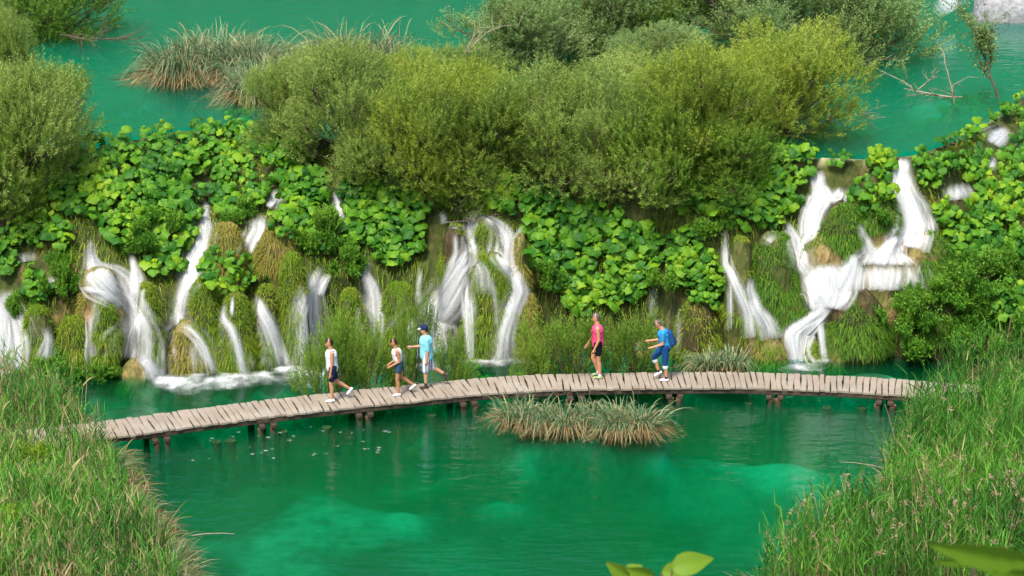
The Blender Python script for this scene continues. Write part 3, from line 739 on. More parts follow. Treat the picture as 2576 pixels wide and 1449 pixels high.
def fall_strands(grid, w, dens):
    """fine threads of water running down the sheet"""
    n, m, _ = grid.shape
    K = int(np.clip(w.max() / 3.2, 4, 36))
    VV, FF, UV, EE, DD, nb = [], [], [], [], [], 0
    for k in range(K):
        c0 = np.clip(RNG.normal() * 0.50, -1.05, 1.05)
        i0 = int(n * (RNG.random() ** 2) * 0.35); i1 = n - int(n * (RNG.random() ** 2) * 0.25)
        if i1 - i0 < 4: i0, i1 = 0, n
        t = np.arange(i0, i1)
        c = c0 + 0.16 * np.cumsum(RNG.normal(size=len(t))) / math.sqrt(n) + (c0 * 0.12) * (t - i0) / n
        for _ in range(3): c[1:-1] = (c[:-2] + c[1:-1] + c[2:]) / 3
        f = np.clip((c + 1) / 2 * (m - 1), 0, m - 1.001); j = f.astype(int); a_ = (f - j)[:, None]
        p = grid[t, j] * (1 - a_) + grid[t, j + 1] * a_
        over = np.clip(np.abs(c) - 1, 0, 1) * np.sign(c) * w[t] / 2 / 92.0
        p = p + np.stack([over, 0 * over, 0 * over], -1)
        p[:, 1] -= 0.03 + 0.10 * RNG.random()
        wd = RNG.uniform(0.03, 0.14) * (0.7 + 0.5 * np.linspace(0, 1, len(t)))
        T = norm(np.gradient(p, axis=0)); S = norm(np.cross(T, np.array([0, -1.0, 0.25])))
        V = np.stack([p - S * wd[:, None], p, p + S * wd[:, None]], 1)
        V[:, 1, 1] -= 0.02
        ln = np.r_[0, np.cumsum(np.linalg.norm(np.diff(p, axis=0), axis=1))]
        uv = np.stack([np.broadcast_to(np.array([-.03, 0, .03])[None] + k * 1.7, (len(t), 3)), np.broadcast_to(ln[:, None] * 0.7 + k * 3.3, (len(t), 3))], -1)
        fade = np.minimum(1, np.minimum(np.arange(len(t)) / (len(t) * 0.18 + 1), (len(t) - 1 - np.arange(len(t))) / (len(t) * 0.12 + 1) + (0.5 if i1 == n else 0)))
        e = np.array([0.0, 1.0, 0.0])[None] * fade[:, None]
        VV.append(V.reshape(-1, 3)); FF.append(grid_faces(len(t), 3) + nb); nb += len(t) * 3
        UV.append(uv.reshape(-1, 2)); EE.append(e.ravel()); DD.append(np.full(len(t) * 3, dens * RNG.uniform(0.2, 0.75)))
    return np.concatenate(VV), np.concatenate(FF), np.concatenate(UV), np.concatenate(EE), np.concatenate(DD)
for lab, dens, paths in FALLS:
    VV, FF, UV, EE, DD, nb = [], [], [], [], [], 0
    for path in paths:
        big = max(dens - 1.0, 0)
        v_, f_, uv_, e_, d_ = fall_sheet(path, dens * 0.48 + big * 1.2, 0.05, 0.03, 1.0)
        q = resample(path); w = q[:, 2] * 1.12 + 5
        sets = [(v_.reshape(-1, 3), f_, uv_.reshape(-1, 2), e_, d_), fall_strands(v_, w * (1.0 if dens > .5 else .5), min(dens * 0.85, 1.2))]
        if 0.75 < dens < 1.2 and q[:, 2].max() > 14:
            wide = [(a_, b_, c_ * (1.25 + 0.75 * k_ / max(len(path) - 1, 1)) + 8) for k_, (a_, b_, c_) in enumerate(path)]
            v2, f2, uv2, e2, d2 = fall_sheet(wide, 0.26, 0.03, 0.02, 1.0)
            sets.append((v2.reshape(-1, 3), f2, uv2.reshape(-1, 2) * np.array([1.6, .8]), e2, d2))
            sets.append(fall_strands(v2, resample(wide)[:, 2] * 0.55, 0.42))
        for V_, F_, U_, E_, D_ in sets:
            VV.append(V_); FF.append(F_ + nb); nb += len(V_); UV.append(U_ + [7.3 * len(VV), 3.1 * len(VV)]); EE.append(E_); DD.append(D_)
    V = np.concatenate(VV); base = V[V[:, 2].argmin()]
    me = mesh_np('waterfall', V - base, np.concatenate(FF), uv=np.concatenate(UV), extra={'edge': np.concatenate(EE), 'dens': np.concatenate(DD)}, smooth=True)
    tag(obj('waterfall', me, M['fall'], None, base), lab, 'waterfall')

# foam where the falls meet the pool
FOAM = [(470, 960, 130, 34, 1.0), (590, 950, 110, 30, 0.95), (420, 956, 60, 24, 1.1), (720, 930, 60, 20, 1.2), (775, 942, 120, 36, 1.1), (650, 950, 90, 24, 0.6), (1072, 922, 80, 16, 1.0), (1240, 912, 110, 15, 1.0), (2012, 925, 56, 12, 1.0), (2075, 912, 24, 6, 0.8), (20, 942, 80, 12, 0.9), (540, 960, 60, 14, 0.8)]
VV, FF, UV, EE, DD, nb = [], [], [], [], [], 0
for u, v, ru, rv, dn in FOAM:
    g1 = np.linspace(-1, 1, 33); A, B = np.meshgrid(g1, g1)
    p = P(u + A * ru, v + B * rv, 0.03)
    e_ = np.clip(1 - np.hypot(A, B) * (1 + 0.9 * fbm(p[..., 0] * 2.2, p[..., 1] * 2.2, 93, 3)), 0, 1) ** 1.35
    p[..., 2] += e_ * (0.015 + 0.025 * (fbm(p[..., 0] * 3, p[..., 1] * 3, 91, 2) + 0.3)) + 0.004 * len(VV)
    VV.append(p.reshape(-1, 3)); FF.append(grid_faces(33, 33) + nb); nb += 33 * 33
    UV.append(p[..., :2].reshape(-1, 2) * np.array([1.0, 2.2])); EE.append(e_.ravel()); DD.append(np.full(33 * 33, dn * 0.8))
for k in range(36):
    u = RNG.uniform(440, 980); v = RNG.uniform(1085, 1165) - (u - 440) * 0.05; ru = RNG.uniform(3, 9); g1 = np.linspace(-1, 1, 7); A, B = np.meshgrid(g1, g1)
    p = P(u + A * ru, v + B * ru * 0.32, 0.012); VV.append(p.reshape(-1, 3)); FF.append(grid_faces(7, 7) + nb); nb += 49
    UV.append(p[..., :2].reshape(-1, 2) * 2); EE.append(np.clip(1 - np.hypot(A, B), 0, 1).ravel()); DD.append(np.full(49, 0.45))
me = mesh_np('foam', np.concatenate(VV), np.concatenate(FF), uv=np.concatenate(UV), extra={'edge': np.concatenate(EE), 'dens': np.concatenate(DD)}, smooth=True)
tag(obj('foam', me, M['foam']), 'white foam on the pool under the falls', 'foam', kind='stuff')

# ------------------------------------------------------------------ butterbur
def butterbur_leaf(seed):
    rg = np.random.default_rng(seed)
    n = 19; a = np.linspace(-math.pi * 0.90, math.pi * 0.90, n)
    r = 0.5 * (0.90 + 0.09 * np.cos(a * 6.5 + seed)) * (1 - 0.12 * np.abs(a) / math.pi) + rg.normal(size=n) * 0.02
    rim = np.stack([np.cos(a) * r + 0.10, np.sin(a) * r, -0.13 + 0.10 * np.sin(a * 3 + seed) + rg.normal(size=n) * 0.03], -1)
    mid = np.stack([np.cos(a) * r * 0.55 + 0.05, np.sin(a) * r * 0.55, 0.035 + 0.02 * np.cos(a * 7)], -1)
    V = [np.zeros(3), *mid, *rim]; F = []
    for i in range(n - 1):
        F.append((0, 1 + i, 2 + i)); F.append((1 + i, 1 + n + i, 2 + n + i)); F.append((1 + i, 2 + n + i, 2 + i))
    b = len(V)                                   # leaf stalk
    for k, (px_, pz) in enumerate(((0, 0), (-0.10, -0.55), (-0.12, -1.25))):
        for q in range(3): V.append(np.array([px_ + 0.022 * math.cos(q * 2.1), 0.022 * math.sin(q * 2.1), pz]))
    for k in range(2):
        for q in range(3):
            i0 = b + k * 3 + q; i1 = b + k * 3 + (q + 1) % 3
            F.append((i0, i1, i1 + 3)); F.append((i0, i1 + 3, i0 + 3))
    me = mesh_np('leaf', np.array(V), np.array(F), smooth=True)
    me.materials.append(M['butterbur']); return me
LEAF = [butterbur_leaf(s) for s in range(7)]
PATCHES = [  # u, v, ru, rv, leaf size, label
 (350, 318, 105, 34, .27, 'butterbur row along the upper lake edge, left half'),
 (545, 312, 112, 34, .27, 'butterbur row along the upper lake edge beside the tall sedge'),
 (245, 395, 95, 55, .29, 'butterbur slope next to the big left willow'),
 (395, 395, 85, 50, .29, 'butterbur on the upper slope under the lakeside row'),
 (555, 385, 95, 55, .29, 'bright butterbur on the upper slope above the round clump'),
 (215, 490, 90, 62, .31, 'butterbur bank above the second fall from left'),
 (345, 485, 75, 55, .31, 'dense butterbur between the left willow and the stepped fall'),
 (440, 480, 75, 60, .31, 'butterbur just left of the top of the stepped fall'),
 (320, 575, 70, 48, .31, 'butterbur above the short slender fall'),
 (425, 580, 80, 62, .32, 'large-leaved butterbur beside the middle of the stepped fall'),
 (420, 660, 60, 42, .32, 'lowest hanging butterbur left of the stepped fall'),
 (606, 492, 76, 48, .28, 'round butterbur clump on its own rock'),
 (572, 690, 82, 46, .30, 'butterbur clump overhanging the pair of thin streams'),
 (115, 590, 78, 38, .29, 'butterbur at the shaded ledge near the left edge'),
 (100, 728, 40, 42, .27, 'small bright butterbur clump on the far left mound'),
 (30, 640, 40, 60, .28, 'butterbur at the left picture edge'),
 (700, 380, 62, 60, .30, 'dark butterbur beneath the leftmost olive willow'),
 (755, 480, 62, 62, .31, 'butterbur right of the upper left fall'),
 (745, 560, 55, 50, .28, 'lower butterbur beside the golden grass hump'),
 (900, 500, 80, 52, .32, 'butterbur right of the small high fall'),
 (860, 590, 70, 50, .31, 'yellow-green butterbur above the horned fall'),
 (1000, 540, 85, 62, .32, 'big butterbur bank left of the central fall'),
 (990, 630, 70, 48, .32, 'hanging butterbur above the shore willows'),
 (1285, 490, 75, 48, .30, 'bright butterbur right of the central fall top'),
 (1375, 545, 75, 60, .32, 'upper butterbur between the central fall and the pink-shirted walker'),
 (1410, 640, 85, 62, .33, 'middle butterbur curtain right of the central fall'),
 (1455, 730, 65, 60, .34, 'largest-leaved hanging butterbur above the pink-shirted walker'),
 (1500, 560, 60, 50, .31, 'butterbur in the shade of the middle willows'),
 (1585, 640, 85, 60, .33, 'yellowish butterbur curtain in the middle of the cliff'),
 (1570, 725, 58, 52, .33, 'yellowish hanging butterbur tip in the middle of the cliff'),
 (1725, 650, 60, 66, .31, 'butterbur above the hanging curtain wall'),
 (1790, 500, 80, 55, .31, 'butterbur under the right olive willow'),
 (1910, 505, 92, 65, .31, 'dense butterbur left of the upper right feeder'),
 (1975, 415, 70, 52, .29, 'bright butterbur below the big right willow'),
 (2085, 352, 58, 26, .26, 'sparse lakeside butterbur under the big right willow'),
 (2195, 352, 62, 30, .27, 'lakeside butterbur clump left of the rightmost fall'),
 (2220, 405, 44, 30, .26, 'small butterbur clump left of the rightmost fall top'),
 (2322, 350, 58, 34, .27, 'lakeside butterbur right of the rightmost fall top'),
 (2425, 312, 78, 44, .27, 'lakeside butterbur ridge climbing to the right'),
 (2535, 248, 58, 54, .27, 'butterbur ridge at the upper right picture edge'),
 (2330, 432, 58, 40, .28, 'butterbur clump right of the rightmost fall'),
 (2438, 420, 58, 44, .28, 'butterbur clump above the low veil ledge'),
 (2200, 492, 52, 36, .27, 'butterbur cap on the knob left of the rightmost fall'),
 (2550, 400, 50, 52, .28, 'butterbur below the small fall at the right edge'),
 (2410, 545, 72, 44, .30, 'butterbur spreading below the low veil ledge'),
 (2510, 520, 72, 60, .30, 'butterbur slope at the right edge of the cliff'),
 (2455, 620, 76, 56, .30, 'butterbur above the leafy shrubs at right'),
 (2548, 640, 48, 62, .30, 'lower butterbur at the right picture edge'),
 (2540, 765, 44, 42, .30, 'lowest butterbur clump at the right picture edge'),
 (2275, 358, 36, 22, .26, 'few lakeside butterbur leaves behind the rightmost fall top'),
 (2385, 338, 52, 30, .27, 'butterbur filling the ridge right of the rightmost fall'),
 (2485, 278, 48, 34, .27, 'butterbur on the steep part of the right lakeside ridge'),
 (2030, 372, 44, 24, .27, 'butterbur at the shaded foot of the big right willow'),
 (2560, 330, 40, 34, .27, 'butterbur beside the small fall at the right edge'),
 (1195, 934, 48, 18, .20, 'small leafy clump beside the boardwalk behind the man in cyan'),
 (1780, 720, 42, 60, .26, 'small-leaved butterbur trailing over the curtain wall'),
 (2110, 405, 34, 20, .22, 'little plant tuft on the stones of the upper right feeder'),
]
n_leaf = 0
for pi, (u, v, ru, rv, size, lab) in enumerate(PATCHES):
    n = int(min(ru * rv * math.pi / 70.0, 290))
    a = RNG.random(n * 3) * 2 * math.pi; r_ = np.sqrt(RNG.random(n * 3)) * (1 + 0.55 * fbm(np.cos(a) * 2.2 + pi * 5, np.sin(a) * 2.2, 300, 2))
    uu = u + np.cos(a) * r_ * ru; vv = v + np.sin(a) * r_ * rv + 10
    gap = fbm(uu / 38.0, vv / 30.0, 400, 2) > -0.40
    k = off_falls(uu, vv - 12) & gap
    uu, vv = uu[k][:n], vv[k][:n]
    # keep leaves apart
    sel = []
    for i in range(len(uu)):
        if all((uu[i] - uu[j]) ** 2 + ((vv[i] - vv[j]) * 1.3) ** 2 > 40 for j in sel): sel.append(i)
    uu, vv = uu[sel], vv[sel]
    if len(uu) < 3: continue
    h = hits(uu, vv); nn = snormal(h)
    nn[:, 1] = np.minimum(nn[:, 1], -0.05)
    c = h.mean(0); low = h[h[:, 2].argmin()]
    root = thing('butterbur_plant', lab, 'plant', (c[0], c[1], c[2]))
    hgt = (0.16 + 0.30 * RNG.random(len(h))) * (size / 0.3)
    pos = h + nn * 0.10 + np.array([0, -0.25, 1.0]) * hgt[:, None]
    nrm = norm(nn * 0.30 + np.array([0, -0.52, 0.62]) + RNG.normal(size=(len(h), 3)) * 0.42)
    for i in range(len(h)):
        o = bpy.data.objects.new('leaf', LEAF[RNG.integers(7)]); COL.objects.link(o); o.parent = root
        zax = Vector(nrm[i]); down = Vector((RNG.normal() * 0.6, -1.0, -0.6)); xax = (down - zax * down.dot(zax)).normalized(); yax = zax.cross(xax)
        s = size * RNG.choice([0.45, 0.68, 0.85, 1.0, 1.12, 1.4])
        mw = Matrix((xax, yax, zax)).transposed().to_4x4() @ Matrix.Diagonal((s, s * RNG.uniform(.92, 1.12), s, 1))
        mw.translation = Vector(pos[i] - c)
        o.matrix_local = mw
        n_leaf += 1
print('butterbur leaves', n_leaf)

# ------------------------------------------------------------------ willows and shrubs
def shrub_proto(seed, Rw, H, nsprig, nl, leafL, leafW, sprL, lumps=16, low=0.12, spread=0.5, inner=0.25, stemr=0.035):
    """crown of leafy sprigs grouped in lumps, plus branches; base at origin"""
    rg = np.random.default_rng(seed)
    la = rg.random(lumps) * 2 * math.pi; lz = low + (0.90 - low) * rg.random(lumps)
    lr = np.sqrt(np.clip(1 - ((lz - 0.35) / 0.72) ** 2, 0.05, 1)) * Rw * rg.uniform(0.15, 0.98, lumps)
    LC = np.stack([np.cos(la) * lr, np.sin(la) * lr, lz * H], -1)
    LR = rg.uniform(0.17, 0.42, lumps) * min(Rw, H * 0.6)
    wts = LR ** 2 / (LR ** 2).sum()
    li = rg.choice(lumps, nsprig, p=wts)
    d = norm(rg.normal(size=(nsprig, 3)) + np.array([0, 0, 0.35]))
    rad = np.where(rg.random(nsprig) < inner, rg.random(nsprig), rg.uniform(0.75, 1.08, nsprig))
    C = LC[li] + d * (LR[li] * rad)[:, None] * np.array([1.1, 1.1, 0.95])
    C[:, 2] = np.maximum(C[:, 2], 0.05)
    outw = norm(C - np.array([0, 0, H * 0.25]))
    A = norm(outw * spread + d * 0.35 + np.array([0, 0, 0.8]) + rg.normal(size=C.shape) * 0.25)
    sl = sprL * rg.uniform(0.6, 1.4, nsprig) * np.where(rg.random(nsprig) < 0.10, 1.8, 1.0)
    shade = np.clip(0.25 * rg.random(nsprig) + 0.50 * rg.random(lumps)[li], 0, 1)
    k = np.arange(nl) / nl
    base = C[:, None] + A[:, None] * (sl[:, None] * (k[None] - 0.2))[..., None]
    perp = norm(np.cross(A, norm(rg.normal(size=A.shape))))
    perp2 = np.cross(A, perp)
    ph = k * nl * 2.4
    side = perp[:, None] * np.cos(ph)[None, :, None] + perp2[:, None] * np.sin(ph)[None, :, None]
    ax = norm(A[:, None] * 0.75 + side * 0.75 + rg.normal(size=base.shape) * 0.15)
    var = np.clip(shade[:, None] + 0.28 * k[None] + 0.15 * rg.random((nsprig, nl)), 0, 1)
    V, F, var = leaf_quads(base.reshape(-1, 3), ax.reshape(-1, 3), leafL * rg.uniform(.7, 1.3, nsprig * nl), leafW, var.ravel())
    crown = mesh_np('crown', V, F, var)
    acc = Acc()
    for i in range(lumps):
        e = LC[i]; m1 = e * np.array([0.35, 0.35, 0.5]) + rg.normal(size=3) * 0.1
        acc.add(*tube([np.array([0, 0, -0.35]) + rg.normal(size=3) * 0.05, m1 * 0.5 + rg.normal(size=3) * 0.06, m1 * 1.1, e], [stemr, stemr * .85, stemr * .6, stemr * .3], 5))
        for j in range(5):
            dd = norm(rg.normal(size=3) + np.array([0, 0, 0.5])); tip = e + dd * LR[i] * 1.05
            acc.add(*tube([e - (e - m1) * rg.uniform(.1, .6), (e + tip) / 2 + rg.normal(size=3) * 0.05, tip], [stemr * .4, stemr * .25, stemr * .1], 4))
    return crown, acc.mesh('branches', True)
W_P = [shrub_proto(s, 1.9, 3.3, 2500, 20, 0.095, 0.026, 0.42, 30, low=0.02, spread=0.75, inner=0.15) for s in (1, 2, 3, 4)]
S_P = [shrub_proto(s, 1.0, 2.1, 560, 18, 0.085, 0.02, 0.34, 14, 0.05, 0.8, 0.25, 0.03) for s in (5, 6)]
H_P = [shrub_proto(s, 0.85, 0.75, 620, 13, 0.075, 0.036, 0.20, 12, 0.05, 0.6, 0.25, 0.012) for s in (8, 9)]
def put(kind, protos, mat, uc, vb, wpx, hpx, label, depth=None, cat='bush', H=3.3, Rw=1.9, rot=None, bark='bark', z=None):
    if depth is None:
        b = hits([uc], [vb])[0]
    else:
        d = rays(uc, vb); t = depth / d[1]
        b = np.array([d[0] * t, depth, float(terrain(np.array([d[0] * t]), np.array([depth]))[0])])
        if z is not None: b[2] = z
    px = PX(b[1]); sx = wpx / px / (2 * Rw * 0.98)
    vtop = vb - hpx
    d = rays(uc, vtop); ztop = CAM_H + d[2] / d[1] * b[1]
    sz = max((ztop - b[2]) / (H * 1.06), 0.25)
    k = RNG.integers(len(protos)); crown, br = protos[k]
    root = thing(kind, label, cat, b, rz=(RNG.random() * 6.28 if rot is None else rot))
    root.scale = (sx, sx, sz)
    for nm, me, mt in (('crown', crown, mat), ('branches', br, M[bark])):
        o = bpy.data.objects.new(nm, me); COL.objects.link(o); o.parent = root
        if len(me.materials) == 0: me.materials.append(mt)
        o.material_slots[0].link = 'OBJECT'; o.material_slots[0].material = mt
    return root
WL = M['willow']; WM = M['willow_mid']; WG = M['willow_grey']; WN = M['willow_green']; HB = M['herb']
# back row of grey-green willows in the upper lake
put('willow_bush', W_P, WG, 1300, 250, 330, 290, 'grey-green willow at the left end of the back row', 72.0)
put('willow_bush', W_P, WG, 1500, 240, 380, 330, 'tall grey-green willow in the back row, second from left', 75.0)
put('willow_bush', W_P, WN, 1700, 230, 360, 320, 'darker green willow in the middle of the back row', 76.0)
put('willow_bush', W_P, WG, 1880, 235, 380, 330, 'round grey-green willow in the back row behind the yellow one', 73.0)
put('willow_bush', W_P, WG, 2090, 190, 400, 270, 'grey-green willow at the right end of the back row over the water', 74.5)
put('willow_bush', W_P, WG, 1640, 250, 260, 180, 'low grey-green willow filling the middle behind the olive willows', 69.5)
# front row of olive willows along the lip
put('willow_bush', W_P, WM, 740, 380, 240, 240, 'leftmost olive willow of the front row beside the sedge')
put('willow_bush', W_P, WM, 880, 430, 300, 320, 'olive willow of the front row right of the sedge')
put('willow_bush', W_P, WL, 1060, 480, 320, 320, 'olive willow of the front row above the big butterbur bank')
put('willow_bush', W_P, WL, 1210, 470, 300, 290, 'yellowish olive willow directly above the central fall')
put('willow_bush', W_P, WM, 1390, 470, 330, 300, 'olive willow of the front row right of the central fall')
put('willow_bush', W_P, WM, 1540, 490, 280, 300, 'olive willow low on the slope in the middle of the cliff')
put('willow_bush', W_P, WN, 1690, 520, 300, 300, 'green willow hanging lowest on the slope under the yellow one')
put('willow_bush', W_P, WM, 1560, 330, 300, 190, 'olive willow in the gap of the middle row')
put('willow_bush', W_P, WL, 1760, 400, 330, 300, 'broad yellow-olive willow right of the middle')
put('willow_bush', W_P, WL, 1960, 350, 360, 290, 'big rounded yellow-green willow at the right end of the front row')
put('willow_bush', W_P, WN, 1840, 480, 260, 200, 'green willow in front of the big rounded one')
put('willow_bush', W_P, WL, 1010, 300, 260, 170, 'thin olive willow behind the front row with the lake showing through', 66.5)
put('willow_bush', W_P, WM, 1180, 300, 280, 180, 'olive willow behind the front row beside the open lake', 67.5)
put('willow_bush', W_P, WN, 1150, 540, 150, 130, 'small dark willow over the top of the central fall')
put('willow_bush', W_P, WM, 960, 470, 220, 180, 'low olive willow hanging over the small high fall')
# left edge
put('willow_bush', W_P, WM, 60, 470, 330, 330, 'large olive willow at the left picture edge')
put('willow_bush', W_P, WN, 20, 590, 250, 260, 'darker willow below the large one at the left picture edge')
put('willow_bush', W_P, WM, 10, 250, 190, 230, 'pale upright willow at the left edge of the upper lake', 70.0)
put('willow_bush', W_P, WN, 110, 100, 360, 190, 'dark green tree overhanging the upper lake in the top left corner', 79.0, 'tree')
put('willow_bush', S_P, WL, 170, 330, 120, 150, 'wispy willow shoots standing out over the upper lake at left', 64.5, 'bush', 2.1, 1.0)
# shore willows between cliff and boardwalk
put('willow_bush', S_P, WN, 820, 958, 170, 190, 'shore willow behind the first walker in the white tank top', 55.6, 'bush', 2.1, 1.0)
put('willow_bush', S_P, WN, 925, 962, 160, 200, 'dense shore willow left of the woman in denim shorts', 55.5, 'bush', 2.1, 1.0)
put('willow_bush', S_P, WN, 1030, 940, 120, 235, 'tallest shore willow behind the woman in denim shorts', 56.4, 'bush', 2.1, 1.0)
put('willow_bush', S_P, WN, 1140, 945, 130, 120, 'thin shore willow in front of the central fall', 56.2, 'bush', 2.1, 1.0)
put('willow_bush', S_P, WN, 1345, 930, 150, 150, 'low shore willow right of the central fall foot', 56.8, 'bush', 2.1, 1.0)
put('willow_bush', S_P, WN, 1440, 932, 190, 150, 'shore willow left of the walker in pink', 56.6, 'bush', 2.1, 1.0)
put('willow_bush', S_P, WN, 1590, 928, 190, 165, 'shore willow between the walker in pink and the backpack walker', 57.0, 'bush', 2.1, 1.0)
# leafy herbs on the cliff and the right bank
HERB = [(2340, 770, 150, 70, 'leafy shrub below the veil of the ledge fall'), (2430, 760, 190, 110, 'leafy shrub on the upper right bank'), (2290, 830, 170, 100, 'dark leafy shrub on the right bank beside the green hump'),
 (2420, 850, 210, 110, 'broad leafy shrub in the middle of the right bank'), (2310, 892, 170, 90, 'lowest leafy shrub on the right bank at the waterline'), (2460, 895, 180, 80, 'leafy shrub behind the right reed bed'),
 (2530, 850, 140, 120, 'leafy shrub at the right picture edge'), (2390, 700, 110, 50, 'leafy shrub above the fountain grass'),
 (380, 630, 150, 90, 'dark fine-leaved shrub between the butterbur left of the stepped fall'), (800, 640, 150, 110, 'dark fine-leaved shrub above the horned fall'), (870, 690, 120, 80, 'fine-leaved shrub under the yellow-green butterbur'),
 (640, 710, 110, 60, 'fine-leaved shrub over the slanting fall'), (160, 740, 110, 90, 'fine-leaved shrub around the small bright clump at far left'), (60, 800, 90, 60, 'low shrub beside the leftmost waterfall'),
 (735, 430, 110, 80, 'dark shrub behind the butterbur right of the upper left fall'), (1380, 720, 120, 70, 'shaded shrub under the butterbur curtain right of the central fall'), (1690, 760, 130, 80, 'dark shrub left of the hanging curtain wall'),
 (1800, 590, 140, 70, 'fine-leaved shrub under the butterbur left of the right waterfall'), (2200, 560, 90, 60, 'fine-leaved shrub on the knob left of the rightmost fall'), (2520, 700, 130, 80, 'dark shrub between butterbur at the right picture edge'),
 (140, 955, 190, 70, 'low shrub at the waterline under the thin trickle at far left'), (250, 965, 120, 50, 'low yellow-green shrub beside the low tan boulder'), (600, 560, 120, 60, 'fine-leaved shrub under the round butterbur clump'), (330, 640, 100, 50, 'fine-leaved shrub at the top of the short slender fall')]
for u, v, w, h_, lab in HERB:
    put('leafy_shrub', H_P, HB, u, v, w, h_, lab, None, 'shrub', 0.75, 0.85)

# ------------------------------------------------------------------ reeds, sedge and marsh grass
def reed_stalks(pts, h, leaves=7, leafL=0.42, leafW=0.026, lean=0.10, dead=0.12):
    acc = Acc(); n = len(pts)
    ln = RNG.normal(size=(n, 3)) * np.array([lean, lean, 0]); H = h * RNG.uniform(0.6, 1.15, n) * (1 + 0.7 * fbm(pts[:, 0] * 0.9, pts[:, 1] * 0.9, 215, 2))
    D = norm(np.array([0, 0, 1.0]) + ln)
    isdead = RNG.random(n) < dead
    base_v = np.where(isdead, 0.93 + 0.07 * RNG.random(n), np.clip(0.1 + 0.5 * RNG.random(n) + 0.5 * (fbm(pts[:, 0] * 0.6, pts[:, 1] * 0.6, 216, 2) + .2), 0, .84))
    V, F, vr = ribbons(pts, D, H, 0.016, 0.02, 2, base_v, tip=0.5); acc.add(V, F, vr)
    for k in range(leaves):
        s = 0.18 + 0.82 * (k + RNG.random(n)) / leaves
        keep = ~(isdead & (RNG.random(n) < 0.75))
        B = pts + D * (H * s)[:, None]
        a = RNG.random(n) * 6.28
        dr = norm(D * 1.0 + np.stack([np.cos(a), np.sin(a), 0 * a], -1) * RNG.uniform(.25, .75, n)[:, None])
        V, F, vr = ribbons(B[keep], dr[keep], leafL * RNG.uniform(.6, 1.3, n)[keep], leafW * RNG.uniform(.7, 1.2, n)[keep], RNG.uniform(0.05, 0.5, n)[keep], 3, np.clip(base_v + RNG.normal(size=n) * .1, 0, np.where(isdead, 1, .85))[keep])
        acc.add(V, F, vr)
    return acc, D, H
def scatter_bank(n, side, y0, y1, depth):
    y = RNG.uniform(y0, y1, n)
    if side < 0:
        xe = np.interp(-y, -LBX[:, 1], LBX[:, 0]) if LBX[0, 1] > LBX[-1, 1] else np.interp(y, LBX[:, 1], LBX[:, 0])
        x = xe - RNG.random(n) ** 1.0 * depth + 0.15
    else:
        xe = np.interp(y, RBX[:, 1], RBX[:, 0]); x = xe + RNG.random(n) * depth - 0.15
    return x, y, np.abs(x - xe)
def near_deck(x, y, m):
    d = np.full(len(x), 9.9)
    for cx, cy_ in DECK_XY: d = np.minimum(d, np.hypot(x - cx, y - cy_))
    return d < m
# boardwalk centre line
ZD = 0.36
FAR = [(60, 1078), (180, 1068), (288, 1055), (480, 1031), (670, 1008), (863, 985), (1078, 966), (1198, 951), (1366, 941), (1533, 938), (1720, 935), (1900, 936), (2100, 944), (2310, 956), (2460, 968)]
NEAR = [(60, 1128), (180, 1114), (288, 1099), (480, 1070), (670, 1045), (863, 1025), (1078, 1003), (1198, 989), (1366, 980), (1533, 977), (1720, 974), (1900, 974), (2100, 982), (2310, 996), (2460, 1010)]
cl = (P([a for a, _ in FAR], [b for _, b in FAR], ZD) + P([a for a, _ in NEAR], [b for _, b in NEAR], ZD)) / 2
dd = np.r_[0, np.cumsum(np.linalg.norm(np.diff(cl, axis=0), axis=1))]
ss = np.arange(0, dd[-1], 0.05)
CLX = np.stack([np.interp(ss, dd, cl[:, k]) for k in range(3)], -1)
for _ in range(120): CLX[1:-1] = (CLX[:-2] + CLX[1:-1] + CLX[2:]) / 3
DECK_XY = CLX[::8, :2]

# right reed bed
x, y, de = scatter_bank(6400, 1, 42.5, 56.3, 9.0)
k = (x / y < 0.262) & ~near_deck(x, y, 0.85) & (RNG.random(len(x)) < np.where(de < 1.2, 1.0, 0.8))
pts = np.stack([x, y, terrain(x, y) - 0.02], -1)[k]
acc, D_, H_ = reed_stalks(pts, 1.4, 7, 0.48, 0.025, 0.12, 0.2)
tag(obj('reed_bed', acc.mesh('reed_bed'), M['reed']), 'bright green reeds filling the lower right corner and right bank', 'reeds', kind='stuff')
sel = np.where((RNG.random(len(pts)) < np.where(pts[:, 1] < 48.5, 0.16, 0.03)))[0]
acc = Acc()
for i in sel:
    tip = pts[i] + D_[i] * H_[i]
    nn_ = 9
    B = np.repeat(tip[None], nn_, 0) - np.array([0, 0, 1]) * (RNG.random(nn_) * 0.10)[:, None]
    sd_ = np.array([RNG.normal() * .5, RNG.normal() * .3, 0.6])
    V, F, vr = ribbons(B, norm(sd_[None] + RNG.normal(size=(nn_, 3)) * 0.35), 0.16, 0.018, 0.7, 2); acc.add(V, F, vr)
tag(obj('reed_plumes', acc.mesh('reed_plumes'), M['seed']), 'tan feathery seed heads on the right reeds', 'reeds', kind='stuff')
